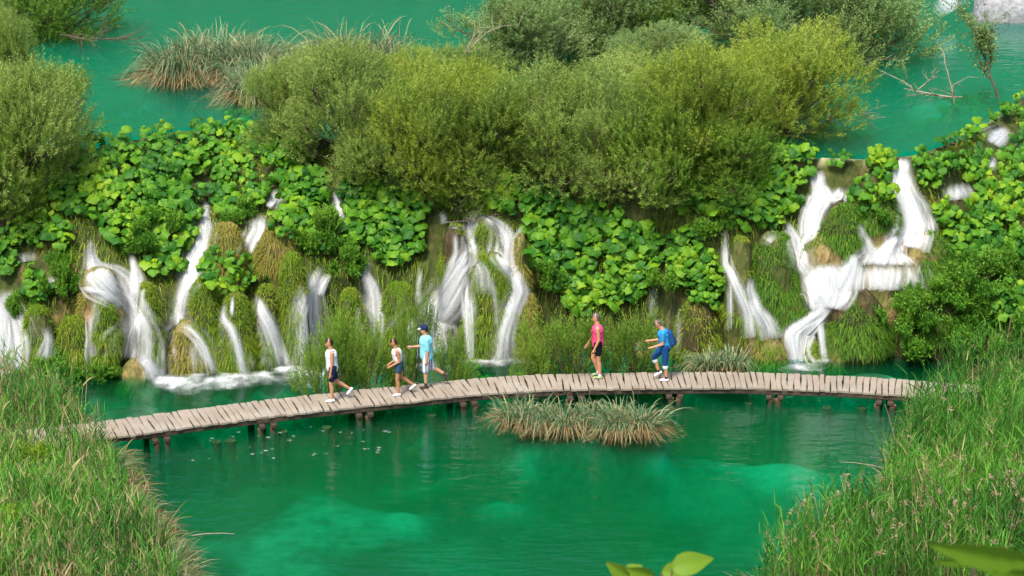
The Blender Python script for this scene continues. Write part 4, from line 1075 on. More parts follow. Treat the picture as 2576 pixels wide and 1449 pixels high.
# left reed bed: green reeds, dry stalks, fine grey-green marsh grass on the water side
x, y, de = scatter_bank(5100, -1, 42.5, 54.6, 5.5)
k = (x / y > -0.262) & ~near_deck(x, y, 0.7) & (de > 0.5) & ~(near_deck(x, y, 1.5) & (RNG.random(len(x)) < .2))
pts = np.stack([x, y, terrain(x, y) - 0.02], -1)[k]
acc, D_, H_ = reed_stalks(pts, 0.95 + 0.4 * sstep(48.5, 50.5, pts[:, 1]), 6, 0.44, 0.026, 0.14, 0.48)
tag(obj('reed_bed', acc.mesh('reed_bed'), M['reed']), 'green reeds mixed with dry tan stalks on the left bank', 'reeds', kind='stuff')
x, y, de = scatter_bank(15000, -1, 42.5, 52.6, 2.6)
k = (x / y > -0.262) & ~near_deck(x, y, 0.75)
pts = np.stack([x, y, terrain(x, y) - 0.02], -1)[k]
cx_ = fbm(pts[:, 0] * 0.9, pts[:, 1] * 0.9, 210, 2); ang = cx_ * 9
D = np.stack([np.cos(ang) * 0.5 + 0.35, np.sin(ang) * 0.5 - 0.15, np.full(len(pts), 0.9)], -1) + RNG.normal(size=(len(pts), 3)) * 0.35
V, F, vr = ribbons(pts, D, RNG.uniform(.6, 1.2, len(pts)), 0.018, RNG.uniform(.3, .9, len(pts)), 4)
tag(obj('marsh_grass', mesh_np('marsh_grass', V, F, vr), M['reed_fine']), 'fine grey-green arching marsh grass at the edge of the left reeds', 'grass', kind='stuff')
# thatch along the banks
acc = Acc()
for side, y0, y1, dep, n in ((-1, 42.5, 53, 0.9, 1500), (1, 43, 56, 1.2, 1200), (-1, 44, 52, 5, 1200), (1, 49, 53, 3, 1200)):
    x, y, de = scatter_bank(n, side, y0, y1, dep)
    k = ~near_deck(x, y, 0.75)
    pts = np.stack([x, y, np.maximum(terrain(x, y), -0.03) + 0.02], -1)[k]
    D = RNG.normal(size=(len(pts), 3)) * np.array([.7, .7, .35]) + np.array([-side * 0.45, -0.1, 0.5])
    V, F, vr = ribbons(pts, D, RNG.uniform(.3, .9, len(pts)), 0.016, RNG.uniform(.2, .7, len(pts)), 3); acc.add(V, F, vr)
tag(obj('dead_reeds', acc.mesh('dead_reeds'), M['thatch']), 'dry brown reed litter along both banks', 'reeds', kind='stuff')

def sedge(name, label, spots, L, W, n_per, dead, zoff=0.0, level=0.0, mound=True):
    """spots: list of (x, y, radius). Arching blades with a skirt of dead leaves."""
    c = np.mean([s[:2] for s in spots], axis=0)
    root = thing(name, label, 'plant', (c[0], c[1], level))
    a1, a2, a3 = Acc(), Acc(), Acc()
    for (sx, sy, r) in spots:
        ang = np.linspace(0, 2 * math.pi, 18, endpoint=False); rr = np.linspace(0.02, 1.1, 7)
        A, Q = np.meshgrid(ang, rr); zz = 0.22 * np.maximum(1 - Q ** 2, -0.8) + 0.05 * vnoise(A * 3 + sx, Q * 4, 5)
        a3.add(np.stack([sx - c[0] + np.cos(A) * Q * r, sy - c[1] + np.sin(A) * Q * r * 0.8, zz - 0.02], -1), grid_faces(7, 18, True))
        n = int(n_per * r * r)
        for acc_, nn_, LL, up, dr in ((a1, n, L, 1.1, (0.5, 1.25)), (a2, int(n * dead), L * 0.6, 0.40, (0.6, 1.1))):
            a = RNG.random(nn_) * 6.28; q = np.sqrt(RNG.random(nn_)) * r
            B = np.stack([sx - c[0] + np.cos(a) * q, sy - c[1] + np.sin(a) * q * 0.8, np.full(nn_, 0.10)], -1)
            cl_ = fbm(B[:, 0] * 1.6, B[:, 1] * 1.6, 230, 2)
            D = np.stack([np.cos(a) * (0.28 + 0.4 * q / r) + cl_ * 0.6, np.sin(a) * (0.28 + 0.4 * q / r), np.full(nn_, up * 1.3)], -1) + RNG.normal(size=(nn_, 3)) * 0.16
            V, F, vr = ribbons(B, D, LL * RNG.uniform(.55, 1.2, nn_), W * RNG.uniform(.7, 1.3, nn_), RNG.uniform(*dr, nn_), 5); V[:, 2] = np.maximum(V[:, 2], -0.03 + 0.02 * RNG.random(len(V))); acc_.add(V, F, vr)
    o = obj('blades', a1.mesh('blades'), M['sedge'], root); o['kind'] = 'stuff'
    o = obj('dead_blades', a2.mesh('dead_blades'), M['thatch'], root); o['kind'] = 'stuff'
    obj('root_mat', a3.mesh('root_mat', True), M['rock_dark'], root)
    return root
def spots_px(lst, z):
    r = []
    for u, v, rp in lst:
        p = P(u, v, z); r.append((p[0], p[1], rp / PX(p[1])))
    return r
sedge('sedge_island', 'island of arching grey-green sedge with a tan skirt in front of the boardwalk',
      spots_px([(1290, 1066, 34), (1345, 1070, 46), (1415, 1078, 40), (1480, 1074, 34), (1550, 1082, 50), (1612, 1082, 44)], 0), 1.45, 0.021, 1700, 0.95)
sedge('sedge_tussock', 'big blue-green sedge tussock on brown thatch in the upper lake',
      spots_px([(455, 196, 60), (545, 180, 78), (630, 190, 70)], ZU), 3.0, 0.028, 1150, 0.8, 0, ZU)
sedge('sedge_tussock', 'blue-green sedge with brown base left of the olive willows',
      spots_px([(640, 250, 50), (700, 235, 60), (780, 195, 65)], ZU), 2.5, 0.026, 1150, 0.7, 0, ZU)
sedge('sedge_tussock', 'upright blue-green sedge sticking out behind the olive willows',
      spots_px([(860, 170, 50), (930, 185, 50), (985, 195, 36)], ZU), 3.3, 0.026, 1100, 0.3, 0, ZU)
sedge('sedge_tussock', 'grey-green sedge tuft at the back edge of the boardwalk left of the right fall',
      spots_px([(1780, 930, 40), (1835, 928, 42)], 0), 1.2, 0.024, 1400, 0.3)
# fountain of bright grass on the right bank
b = hits([2295], [775])[0]; n = 500
root = thing('fountain_grass', 'bright green fountain of long grass on the right bank', 'plant', b)
a = RNG.random(n) * 6.28
D = np.stack([np.cos(a) * .5, np.sin(a) * .5 - 0.15, np.full(n, .9)], -1) + RNG.normal(size=(n, 3)) * .2
V, F, vr = ribbons(np.zeros((n, 3)) + RNG.normal(size=(n, 3)) * 0.05 + np.array([0, -.1, 0.25]), D, RNG.uniform(.5, .95, n), 0.018, RNG.uniform(.5, 1.0, n), 4)
o = obj('blades', mesh_np('blades', V, F, vr), M['fresh'], root); o['kind'] = 'stuff'

# ------------------------------------------------------------------ boardwalk
root_xy = CLX[len(CLX) // 2]
BW = thing('boardwalk', 'curved plank boardwalk on low posts crossing the lower lake', 'boardwalk', (root_xy[0], root_xy[1], 0))
RB = Vector((root_xy[0], root_xy[1], 0))
def plank_mesh(seed):
    rg = np.random.default_rng(seed)
    n = 9; ys = np.linspace(-0.5, 0.5, n)
    l = -0.5 + 0.06 * np.sin(ys * 5 + rg.random() * 6) + rg.normal(size=n) * 0.018
    r = 0.5 + 0.06 * np.sin(ys * 4.3 + rg.random() * 6) + rg.normal(size=n) * 0.018
    sway = 0.10 * np.sin(ys * 4 + rg.random() * 6) * rg.random()
    V = []
    for i in range(n):
        c = 0.004 * math.sin(i * 1.9 + seed)
        V += [(l[i] + sway[i], ys[i], -0.5), (l[i] + sway[i], ys[i], 0.25), (l[i] + sway[i] + 0.08, ys[i], 0.5 + c * 10), (r[i] + sway[i] - 0.08, ys[i], 0.5 - c * 10), (r[i] + sway[i], ys[i], 0.25), (r[i] + sway[i], ys[i], -0.5)]
    F = grid_faces(n, 6, True)
    me = bpy.data.meshes.new('plank'); me.from_pydata(V, [], [tuple(f) for f in F] + [tuple(range(6)), tuple(range((n - 1) * 6 + 5, (n - 1) * 6 - 1, -1))])
    me.update(); me.materials.append(M['plank']); return me
PL = [plank_mesh(s) for s in range(7)]
cum = np.r_[0, np.cumsum(np.linalg.norm(np.diff(CLX, axis=0), axis=1))]
Wd = 1.22
def cl_at(s):
    p = np.array([np.interp(s, cum, CLX[:, k]) for k in range(3)])
    q = np.array([np.interp(s + 0.4, cum, CLX[:, k]) for k in range(3)]) - np.array([np.interp(s - 0.4, cum, CLX[:, k]) for k in range(3)])
    return p, math.atan2(q[1], q[0])
s = 0.1
while s < cum[-1] - 0.1:
    w = random.uniform(0.145, 0.185); p, a = cl_at(s + w / 2)
    o = bpy.data.objects.new('plank', PL[random.randrange(7)]); COL.objects.link(o); o.parent = BW
    off = random.uniform(-0.03, 0.03)
    o.location = (p[0] - RB.x - math.sin(a) * off, p[1] - RB.y + math.cos(a) * off, ZD - 0.03 + random.uniform(-0.006, 0.006))
    o.rotation_euler = (random.uniform(-.006, .006), random.uniform(-.02, .02), a + random.uniform(-.025, .025) + (math.pi if random.random() < .5 else 0))
    o.scale = (w - 0.016, Wd * random.uniform(0.975, 1.03), 0.05)
    s += w
def beam(p, q, wy, wz, mat, name='beam', parent=BW):
    p = Vector(p); q = Vector(q); L = (q - p).length
    bm = bmesh.new(); bmesh.ops.create_cube(bm, size=1.0)
    bmesh.ops.scale(bm, vec=(L, wy, wz), verts=bm.verts)
    bmesh.ops.bevel(bm, geom=bm.edges[:], offset=0.012, segments=1, affect='EDGES')
    me = bpy.data.meshes.new(name); bm.to_mesh(me); bm.free(); me.materials.append(mat)
    o = bpy.data.objects.new(name, me); COL.objects.link(o); o.parent = parent
    o.rotation_euler = (q - p).to_track_quat('X', 'Z').to_euler(); o.location = (p + q) / 2 - RB
    return o
seg = 2.35; s = 0.0
while s < cum[-1] - 0.3:
    s2 = min(s + seg, cum[-1])
    p, a = cl_at(s); q, a2 = cl_at(s2)
    for off in (-0.52, 0.0, 0.52):
        dz = random.uniform(-.008, .008)
        beam((p[0] - math.sin(a) * off, p[1] + math.cos(a) * off, ZD - 0.125 + dz), (q[0] - math.sin(a2) * off, q[1] + math.cos(a2) * off, ZD - 0.125 + dz), 0.09, 0.13, M['wet_wood'])
    s = s2
def log_mesh(name, r, h, mat, seed, lean=0.0):
    rg = np.random.default_rng(seed); zs = np.linspace(0, h, 6)
    V, F = tube(np.stack([lean * zs, 0 * zs + 0.01 * rg.normal(size=6), zs], -1), r * (1 + 0.08 * rg.normal(size=6)), 9)
    V = np.vstack([V, [[lean * h, 0, h + 0.01]]]); n = len(V) - 1
    faces = [tuple(f) for f in F] + [(5 * 9 + i, 5 * 9 + (i + 1) % 9, n) for i in range(9)]
    me = bpy.data.meshes.new(name); me.from_pydata([tuple(v) for v in V], [], faces); me.update(); me.materials.append(mat)
    return me
for u in (372, 640, 890, 1150, 1430, 1675, 1935, 2215):
    i = np.argmin(np.abs(CLX[:, 0] / CLX[:, 1] - (P(u, 985, ZD)[0] / P(u, 985, ZD)[1]))); p, a = cl_at(cum[i])
    c, s_ = math.cos(a), math.sin(a)
    for dx in (0.0, 0.30):
        beam((p[0] + c * dx + s_ * 0.72, p[1] + s_ * dx - c * 0.72, ZD - 0.245), (p[0] + c * dx - s_ * 0.66, p[1] + s_ * dx + c * 0.66, ZD - 0.245), 0.16, 0.10, M['wet_wood'], 'cross_beam')
        for off in (-0.60, 0.5):
            x, y = p[0] + c * dx - s_ * off, p[1] + s_ * dx + c * off
            zb = float(terrain(np.array([x]), np.array([y]))[0]) - 0.2; zb = min(zb, -0.4)
            o = bpy.data.objects.new('post', log_mesh('post', 0.085, ZD - 0.30 - zb, M['post'], int(u + dx * 10 + off * 10), random.uniform(-.03, .03))); COL.objects.link(o); o.parent = BW
            o.location = (x - RB.x, y - RB.y, zb)
# drowned stumps of an older walkway
for u, v, lab in ((545, 1112, 'drowned stump, left one of the pair under the left boardwalk'), (580, 1110, 'drowned stump, right one of the pair under the left boardwalk'), (712, 1086, 'lone drowned stump left of the walker in the white tank top'), (822, 1076, 'drowned stump in front of the walker in the white tank top'),
    (1086, 1046, 'drowned stump left of the sedge island'), (1885, 1014, 'drowned stump right of the sedge island'), (2080, 1026, 'drowned stump under the right boardwalk'), (2168, 1028, 'drowned stump left of the rightmost boardwalk posts'), (2290, 1034, 'drowned stump beside the right reeds')):
    p = P(u, v, -0.16); zb = min(float(terrain(p[0:1], p[1:2])[0]), -0.5)
    me = log_mesh('post_stump', 0.13, -0.14 - zb, M['stump'], int(u)); o = obj('post_stump', me, None, None, (p[0], p[1], zb)); tag(o, lab, 'stump')

# ------------------------------------------------------------------ people on the boardwalk
def capsule(a, b, ra, rb, sy=1.0, segs=12):
    """closed tapered capsule from a to b; sy flattens it sideways (y)"""
    a = np.array(a, float); b = np.array(b, float); d = b - a; L = np.linalg.norm(d)
    T = d / L if L > 1e-6 else np.array([0, 0, 1.0])
    ref = np.array([0, 1.0, 0]) if abs(T[1]) < 0.9 else np.array([1.0, 0, 0])
    S = np.cross(ref, T); S /= np.linalg.norm(S); U = np.cross(T, S)
    rings = []
    for ph in np.linspace(-math.pi / 2 * .97, 0, 5): rings.append((a + T * ra * math.sin(ph), ra * math.cos(ph)))
    for ph in np.linspace(0, math.pi / 2 * .97, 5): rings.append((b + T * rb * math.sin(ph), rb * math.cos(ph)))
    an = np.linspace(0, 2 * math.pi, segs, endpoint=False)
    V = []
    for c, r in rings:
        V += [c + (S * math.cos(q) + U * math.sin(q) * sy) * r for q in an]
    F = [tuple(f) for f in grid_faces(len(rings), segs, True)]
    n = len(V); F += [tuple(range(segs))[::-1], tuple(range(n - segs, n))]
    return V, F
def blob(name, caps, mat, parent, voxel, smooth=3):
    """one continuous surface grown round a list of capsules"""
    V, F = [], []
    for c in caps:
        v, f = capsule(*c); k = len(V); V += v; F += [tuple(i + k for i in q) for q in f]
    bm = bmesh.new(); vs = [bm.verts.new(v) for v in V]
    for f in F: bm.faces.new([vs[i] for i in f])
    bmesh.ops.recalc_face_normals(bm, faces=bm.faces)
    me = bpy.data.meshes.new(name); bm.to_mesh(me); bm.free(); me.materials.append(mat)
    o = bpy.data.objects.new(name, me); COL.objects.link(o); o.parent = parent
    r = o.modifiers.new('remesh', 'REMESH'); r.mode = 'VOXEL'; r.voxel_size = voxel; r.use_smooth_shade = True
    s = o.modifiers.new('smooth', 'SMOOTH'); s.factor = 0.5; s.iterations = smooth
    return o
def limb_dir(deg): return np.array([-math.sin(R(deg)), 0, -math.cos(R(deg))])     # 0 = straight down, + = forward (-x)
def skin_mat(name, c): return plain_mat(name, tuple(x * 0.9 for x in c), tuple(min(x * 1.08, 1) for x in c), 0.55, 0.3, 20)
def person(label, u, v, H, legs, arms, col, opts):
    """legs/arms: [(upper angle, lower angle)] for near (-y) and far (+y) side; faces -x"""
    foot = P(u, v, ZD); yaw = opts.get('yaw', 0.0)
    root = thing('person', label, 'person', (foot[0], foot[1], ZD), rz=R(yaw))
    h = H / 1.75
    Lt, Ls = 0.43 * h, 0.42 * h
    bulk = opts.get('bulk', 1.0) * 1.22
    feet = []
    for up, lo in legs: feet.append((limb_dir(up) * Lt + limb_dir(lo) * Ls)[2])
    hipz = -min(feet) + 0.075 * h
    tilt = opts.get('tilt', 2.0)                                  # trunk leaning forward
    tr = np.array([-math.sin(R(tilt)), 0, math.cos(R(tilt))])
    hip = np.array([0, 0, hipz]); ch = hip + tr * 0.36 * h; nk = hip + tr * 0.51 * h; hd_t = opts.get('head', 6.0)
    hdv = np.array([-math.sin(R(hd_t)), 0, math.cos(R(hd_t))]); fw = np.array([-math.cos(R(hd_t)), 0, -math.sin(R(hd_t))])
    hc = nk + hdv * 0.165 * h + fw * 0.02 * h
    side = np.array([0, 1.0, 0])
    B = []; SH = []; SHO = []; SHOES = []; SOCK = []; CUFF = []
    # trunk, neck, head with face
    B += [(hip, hip + tr * .16 * h, .115 * h * bulk, .108 * h * bulk, 1.15), (hip + tr * .14 * h, ch, .108 * h * bulk, .118 * h * bulk, 1.2), (ch, nk - tr * .06 * h, .118 * h * bulk, .075 * h, 1.35),
          (nk - tr * .04 * h, hc - hdv * .05 * h, .068 * h, .062 * h), (hc - hdv * .035 * h + fw * .014 * h, hc + hdv * .035 * h, .082 * h, .094 * h, .84),
          (hc - hdv * .07 * h + fw * .045 * h, hc - hdv * .06 * h + fw * .055 * h, .034 * h, .03 * h), (hc + fw * .092 * h - hdv * .01 * h, hc + fw * .112 * h - hdv * .024 * h, .013 * h, .014 * h)]
    for sg in (-1, 1): B.append((hc + side * sg * .074 * h - fw * .008 * h + hdv * .008 * h, hc + side * sg * .078 * h - fw * .012 * h - hdv * .02 * h, .012 * h, .010 * h))
    shirt_len = opts.get('shirt_len', 0.0)
    SH += [(hip + tr * (.02 - shirt_len) * h, hip + tr * .18 * h, .130 * h * bulk, .122 * h * bulk, 1.15), (hip + tr * .16 * h, ch, .122 * h * bulk, .128 * h * bulk, 1.2), (ch, nk - tr * .085 * h, .127 * h * bulk, .085 * h, 1.35)]
    if opts.get('crop'): SH = [(hip + tr * .17 * h, ch, .117 * h * bulk, .130 * h * bulk, 1.15), (ch, nk - tr * .13 * h, .128 * h * bulk, .10 * h, 1.2)]
    for k, ((au, al), sg) in enumerate(zip(arms, (-1, 1))):
        sp = nk - tr * .075 * h + side * sg * .175 * h * (0.92 + 0.08 * bulk)
        el = sp + limb_dir(au) * .29 * h + side * sg * .02 * h; wr = el + limb_dir(al) * .25 * h - side * sg * .03 * h * (1 if al > 30 else 0)
        B += [(sp - side * sg * .06 * h, sp, .062 * h, .058 * h), (sp, el, .052 * h * bulk ** .5, .041 * h), (el, wr, .041 * h, .028 * h)]
        f = limb_dir(al); pal = wr + f * .085 * h
        B.append((wr, pal, .027 * h, .032 * h, 1.0))
        sidev = np.cross(f, side); sidev /= max(np.linalg.norm(sidev), 1e-6)
        for j in range(4):                                        # fingers, curled
            o_ = sidev * (j - 1.5) * .019 * h; l1 = (.036, .042, .040, .031)[j] * h
            p1 = pal + o_ + f * .025 * h; p2 = p1 + (f * .9 - side * sg * .35) * l1; p3 = p2 + (f * .35 - side * sg * .9) * l1 * .8
            B += [(p1 - f * .02 * h, p2, .0095 * h, .009 * h), (p2, p3, .009 * h, .008 * h)]
        th = wr + f * .03 * h + sidev * .03 * h
        B += [(th, th + (f * .7 + sidev * .6) * .04 * h, .011 * h, .0095 * h), (th + (f * .7 + sidev * .6) * .04 * h, th + (f * 1.3 + sidev * .5 - side * sg * .3) * .055 * h, .0095 * h, .008 * h)]
        if opts.get('sleeve'):
            SH.append((sp - side * sg * .05 * h, sp, .075 * h, .072 * h)); SH.append((sp, sp + limb_dir(au) * .29 * h * opts['sleeve'], .072 * h, .068 * h))
        arms_end = (wr, pal) if sg == -1 else arms_end
        if opts.get('phone_arm') == k: phone_at = pal + f * .04 * h + np.array([0, 0, .03 * h])
    for k, ((up, lo), sg) in enumerate(zip(legs, (-1, 1))):
        hp = hip + side * sg * .085 * h; kn = hp + limb_dir(up) * Lt; an = kn + limb_dir(lo) * Ls
        cal = kn + (an - kn) * .3 - np.cross(side, norm(an - kn)) * 0.0 + np.array([.012 * h, 0, 0])
        B += [(hp + tr * .02 * h, kn, .088 * h * bulk ** .5, .056 * h), (kn, cal, .054 * h, .057 * h), (cal, an, .055 * h, .036 * h)]
        heel_up = max(0.0, an[2] - 0.09 * h); fp = -min(60, heel_up * 260)             # toes hang when the foot is lifted
        fd = np.array([-math.cos(R(fp)), 0, math.sin(R(fp))]); dn = np.array([fd[2], 0, -fd[0]]) * -1
        dn = np.array([0, 0, -1.0]) if abs(fp) < 1 else dn / np.linalg.norm(dn) * (1 if dn[2] < 0 else -1)
        ank = an
        B += [(ank, ank + dn * .035 * h, .036 * h, .034 * h), (ank + dn * .04 * h - fd * .03 * h, ank + dn * .045 * h + fd * .12 * h, .033 * h, .027 * h)]
        SHOES += [(ank + dn * .02 * h, ank + dn * .038 * h - fd * .025 * h, .043 * h, .040 * h), (ank + dn * .038 * h - fd * .035 * h, ank + dn * .042 * h + fd * .06 * h, .039 * h, .039 * h, .95), (ank + dn * .042 * h + fd * .06 * h, ank + dn * .047 * h + fd * .145 * h, .038 * h, .029 * h, 1.1)]
        if opts.get('boots'): SHOES.append((ank - norm(an - kn) * .06 * h, ank, .047 * h, .045 * h))
        SOCK.append((ank - norm(an - kn) * .045 * h, ank, .041 * h, .041 * h))
        sl = opts.get('shorts', .55); full = Lt + Ls
        if sl <= 1.0: SHO.append((hp + tr * .03 * h, hp + limb_dir(up) * Lt * sl, .108 * h * bulk ** .5, (.098 - .022 * sl) * h * opts.get('flare', 1.0)))
        else:
            SHO.append((hp + tr * .03 * h, kn, .108 * h * bulk ** .5, .078 * h)); e_ = kn + limb_dir(lo) * Ls * (sl - 1); SHO.append((kn, e_, .078 * h, .070 * h)); CUFF.append((e_ - limb_dir(lo) * .02 * h, e_ + limb_dir(lo) * .012 * h, .077 * h, .077 * h))
    SHO.append((hip - tr * .01 * h, hip + tr * .07 * h, .124 * h * bulk, .118 * h * bulk, 1.15))
    body = blob('body', B, col['skin'], root, 0.0105, 4)
    blob('shirt', SH, col['shirt'], root, 0.014, 4); blob('shorts', SHO, col['shorts'], root, 0.014, 4)
    for k in range(2): blob('shoe', SHOES[k * (len(SHOES) // 2):(k + 1) * (len(SHOES) // 2)], col['shoes'], root, 0.010, 3)
    if 'sock' in col:
        for k in range(2): blob('sock', SOCK[k:k + 1], col['sock'], root, 0.010, 2)
    for c in CUFF: blob('cuff', [c], col['cuff'], root, 0.012, 2)
    hair = [(hc + hdv * .042 * h - fw * .018 * h, hc + hdv * .055 * h + fw * .022 * h, .092 * h, .076 * h, .90), (hc - fw * .040 * h - hdv * .02 * h, hc - fw * .034 * h + hdv * .03 * h, .066 * h, .080 * h, 1.0)]
    if opts.get('long_hair'): hair += [(hc - fw * .07 * h + hdv * .02 * h, hc - fw * .085 * h - hdv * .13 * h, .05 * h, .03 * h)]
    blob('hair', hair, col['hair'], root, 0.010, 3)
    for sg in (-1, 1):
        blob('eye', [(hc + fw * .088 * h + side * sg * .03 * h + hdv * .012 * h, hc + fw * .090 * h + side * sg * .03 * h + hdv * .012 * h, .011 * h, .010 * h)], M['eye'], root, 0.004, 1)
    blob('mouth', [(hc + fw * .092 * h - hdv * .055 * h - side * .018 * h, hc + fw * .092 * h - hdv * .055 * h + side * .018 * h, .006 * h, .006 * h)], M['lip'], root, 0.004, 1)
    if opts.get('cap'):
        blob('cap', [(hc + hdv * .05 * h - fw * .015 * h, hc + hdv * .062 * h + fw * .015 * h, .103 * h, .092 * h, .93)], col['cap'], root, 0.010, 3)
        b0 = hc + hdv * .052 * h + fw * .07 * h
        blob('cap_visor', [(b0 + side * q * .045 * h, b0 + side * q * .035 * h + fw * (.095 - abs(q) * .02) * h - hdv * .01 * h, .012 * h, .010 * h) for q in (-1, -.5, 0, .5, 1)], col['visor'], root, 0.008, 2)
    if opts.get('strap'):
        pts = [nk - tr * .07 * h + side * .09 * h, ch - tr * .02 * h + np.array([-.14 * h * bulk, -.02 * h, 0]), hip + tr * .12 * h + side * -.16 * h * bulk]
        blob('strap', [(pts[0], pts[1], .014 * h, .014 * h), (pts[1], pts[2], .014 * h, .014 * h)], col['strap'], root, 0.008, 1)
    if opts.get('armband'):
        for sg in (-1, 1):
            sp = nk - tr * .075 * h + side * sg * .10 * h
            blob('strap', [(sp + np.array([-.07 * h, 0, .03 * h]), sp + np.array([.07 * h, 0, .045 * h]), .014 * h, .014 * h)], col['strap'], root, 0.008, 1)
    wm = Matrix.Translation(Vector((foot[0], foot[1], ZD))) @ Matrix.Rotation(R(yaw), 4, 'Z')
    return root, wm, dict(hip=hip, ch=ch, nk=nk, tr=tr, h=h, phone=(phone_at if opts.get('phone_arm') is not None else None))
M['eye'] = plain_mat('eye', (0.02, 0.015, 0.012)); M['lip'] = plain_mat('lip', (0.36, 0.12, 0.09))
SK1 = skin_mat('skin_tan', (0.52, 0.25, 0.14)); SK2 = skin_mat('skin_brown', (0.47, 0.21, 0.105)); SK3 = skin_mat('skin_fair', (0.56, 0.29, 0.18))
HAIR_D = plain_mat('dark_hair', (0.016, 0.011, 0.008), (0.04, 0.026, 0.017), 0.6, 0.3, 30); HAIR_G = plain_mat('grey_hair', (0.05, 0.042, 0.036), (0.16, 0.14, 0.125), 0.7, 0.3, 30)
def cloth(name, c, k=0.82): return plain_mat(name, tuple(x * k for x in c), c, 0.9, 0.1, 9, 0.01)
WHITE = cloth('white_cloth', (0.72, 0.73, 0.78)); NAVY = cloth('navy_cloth', (0.018, 0.028, 0.085)); DENIM = cloth('denim', (0.045, 0.09, 0.17)); CYAN = cloth('cyan_cloth', (0.25, 0.66, 0.74))
PINK = cloth('pink_cloth', (0.86, 0.075, 0.22)); BLACK = cloth('black_cloth', (0.012, 0.012, 0.018)); BLUE = cloth('blue_cloth', (0.035, 0.30, 0.62)); DBLUE = cloth('dark_blue_cloth', (0.015, 0.07, 0.22)); SHOE_W = plain_mat('white_shoe', (0.78, 0.78, 0.78), (0.86, 0.86, 0.86), 0.6); BOOT = plain_mat('brown_boot', (0.035, 0.025, 0.02), (0.09, 0.065, 0.05)); SHOE_B = plain_mat('blue_yellow_shoe', (0.03, 0.10, 0.28), (0.55, 0.65, 0.08), 0.7, 0.3, 14)
m, nt, out = new_mat('striped_cloth')
wv = nt.nodes.new('ShaderNodeTexWave'); wv.inputs['Scale'].default_value = 3.4; wv.inputs['Distortion'].default_value = 1.2; nt.links.new(coords(nt), wv.inputs['Vector'])
principled(nt, out, ramp(nt, wv.outputs['Fac'], [(0.45, (0.74, 0.76, 0.80)), (0.62, (0.74, 0.76, 0.80)), (0.72, (0.14, 0.2, 0.36))]), 0.9, 0.1); STRIPE = m
person('person walking in a white tank top, navy shorts and white shoes', 838, 1008, 1.76, [(7, -2), (-14, -56)], [(2, 10), (-8, 12)], dict(skin=SK1, shirt=WHITE, shorts=NAVY, shoes=SHOE_W, hair=HAIR_D, strap=BLACK), dict(yaw=12, shorts=.72, armband=True, bulk=1.02, shirt_len=.02, tilt=3))
person('person walking in a white top and denim shorts with bent arms', 1004, 993, 1.62, [(8, -4), (-12, -52)], [(-12, 62), (-18, 55)], dict(skin=SK2, shirt=WHITE, shorts=DENIM, shoes=SHOE_W, hair=HAIR_D), dict(yaw=12, shorts=.38, crop=True, bulk=.98, long_hair=False, flare=1.12, tilt=8, head=14))
person('person in a cyan T-shirt, striped shorts and dark cap holding out a phone', 1074, 974, 1.78, [(8, -3), (-20, -58)], [(-4, 8), (14, 92)], dict(skin=SK3, shirt=CYAN, shorts=STRIPE, shoes=BOOT, sock=BLACK, hair=HAIR_D, cap=NAVY, visor=WHITE), dict(yaw=10, shorts=.98, sleeve=.92, cap=True, boots=True, bulk=1.14, shirt_len=.06, phone_arm=1, flare=1.25))
person('person walking in a pink tank top and black shorts with a shoulder strap', 1503, 950, 1.86, [(-2, -6), (16, -20)], [(-6, 24), (18, 32)], dict(skin=SK1, shirt=PINK, shorts=BLACK, shoes=SHOE_B, sock=WHITE, hair=HAIR_G, strap=cloth('crimson_strap', (.5, .03, .1))), dict(yaw=0, shorts=.58, strap=True, bulk=1.0, shirt_len=.02))
root5, wm5, j5 = person('person in a blue shirt looking down at a phone with one knee lifted', 1672, 956, 1.78, [(0, -5), (42, -18)], [(0, 70), (10, 84)], dict(skin=SK1, shirt=BLUE, shorts=DBLUE, shoes=SHOE_W, sock=BLACK, hair=HAIR_G, cuff=WHITE), dict(yaw=-3, shorts=1.22, sleeve=.6, tilt=10, head=34, bulk=1.02, phone_arm=1))
# backpack on the blue-shirted person
bp = thing('backpack', 'dark blue backpack on the back of the person in the blue shirt', 'backpack', wm5 @ Vector(j5['hip'] + j5['tr'] * .10 * j5['h']), rz=R(-3))
h_ = j5['h']; o0 = j5['hip'] + j5['tr'] * .10 * h_
def rel(p): return np.array(p) - o0
blob('pack', [(rel(j5['hip'] + j5['tr'] * .12 * h_ + np.array([.20 * h_, s_ * .07 * h_, 0])), rel(j5['ch'] + np.array([.17 * h_, s_ * .06 * h_, .04 * h_])), .085 * h_, .075 * h_) for s_ in (-1, 0, 1)], DBLUE, bp, 0.014, 5)
blob('front_pocket', [(rel(j5['hip'] + j5['tr'] * .12 * h_ + np.array([.275 * h_, s_ * .05 * h_, 0])), rel(j5['hip'] + j5['tr'] * .24 * h_ + np.array([.265 * h_, s_ * .05 * h_, 0])), .04 * h_, .04 * h_) for s_ in (-1, 0, 1)], NAVY, bp, 0.012, 4)
for s_ in (-1, 1):
    blob('strap', [(rel(j5['ch'] + np.array([.12 * h_, s_ * .10 * h_, .08 * h_])), rel(j5['nk'] + np.array([-.02 * h_, s_ * .11 * h_, -.025 * h_])), .016 * h_, .016 * h_), (rel(j5['nk'] + np.array([-.02 * h_, s_ * .11 * h_, -.025 * h_])), rel(j5['ch'] + np.array([-.13 * h_, s_ * .11 * h_, -.04 * h_])), .016 * h_, .016 * h_)], NAVY, bp, 0.008, 1)

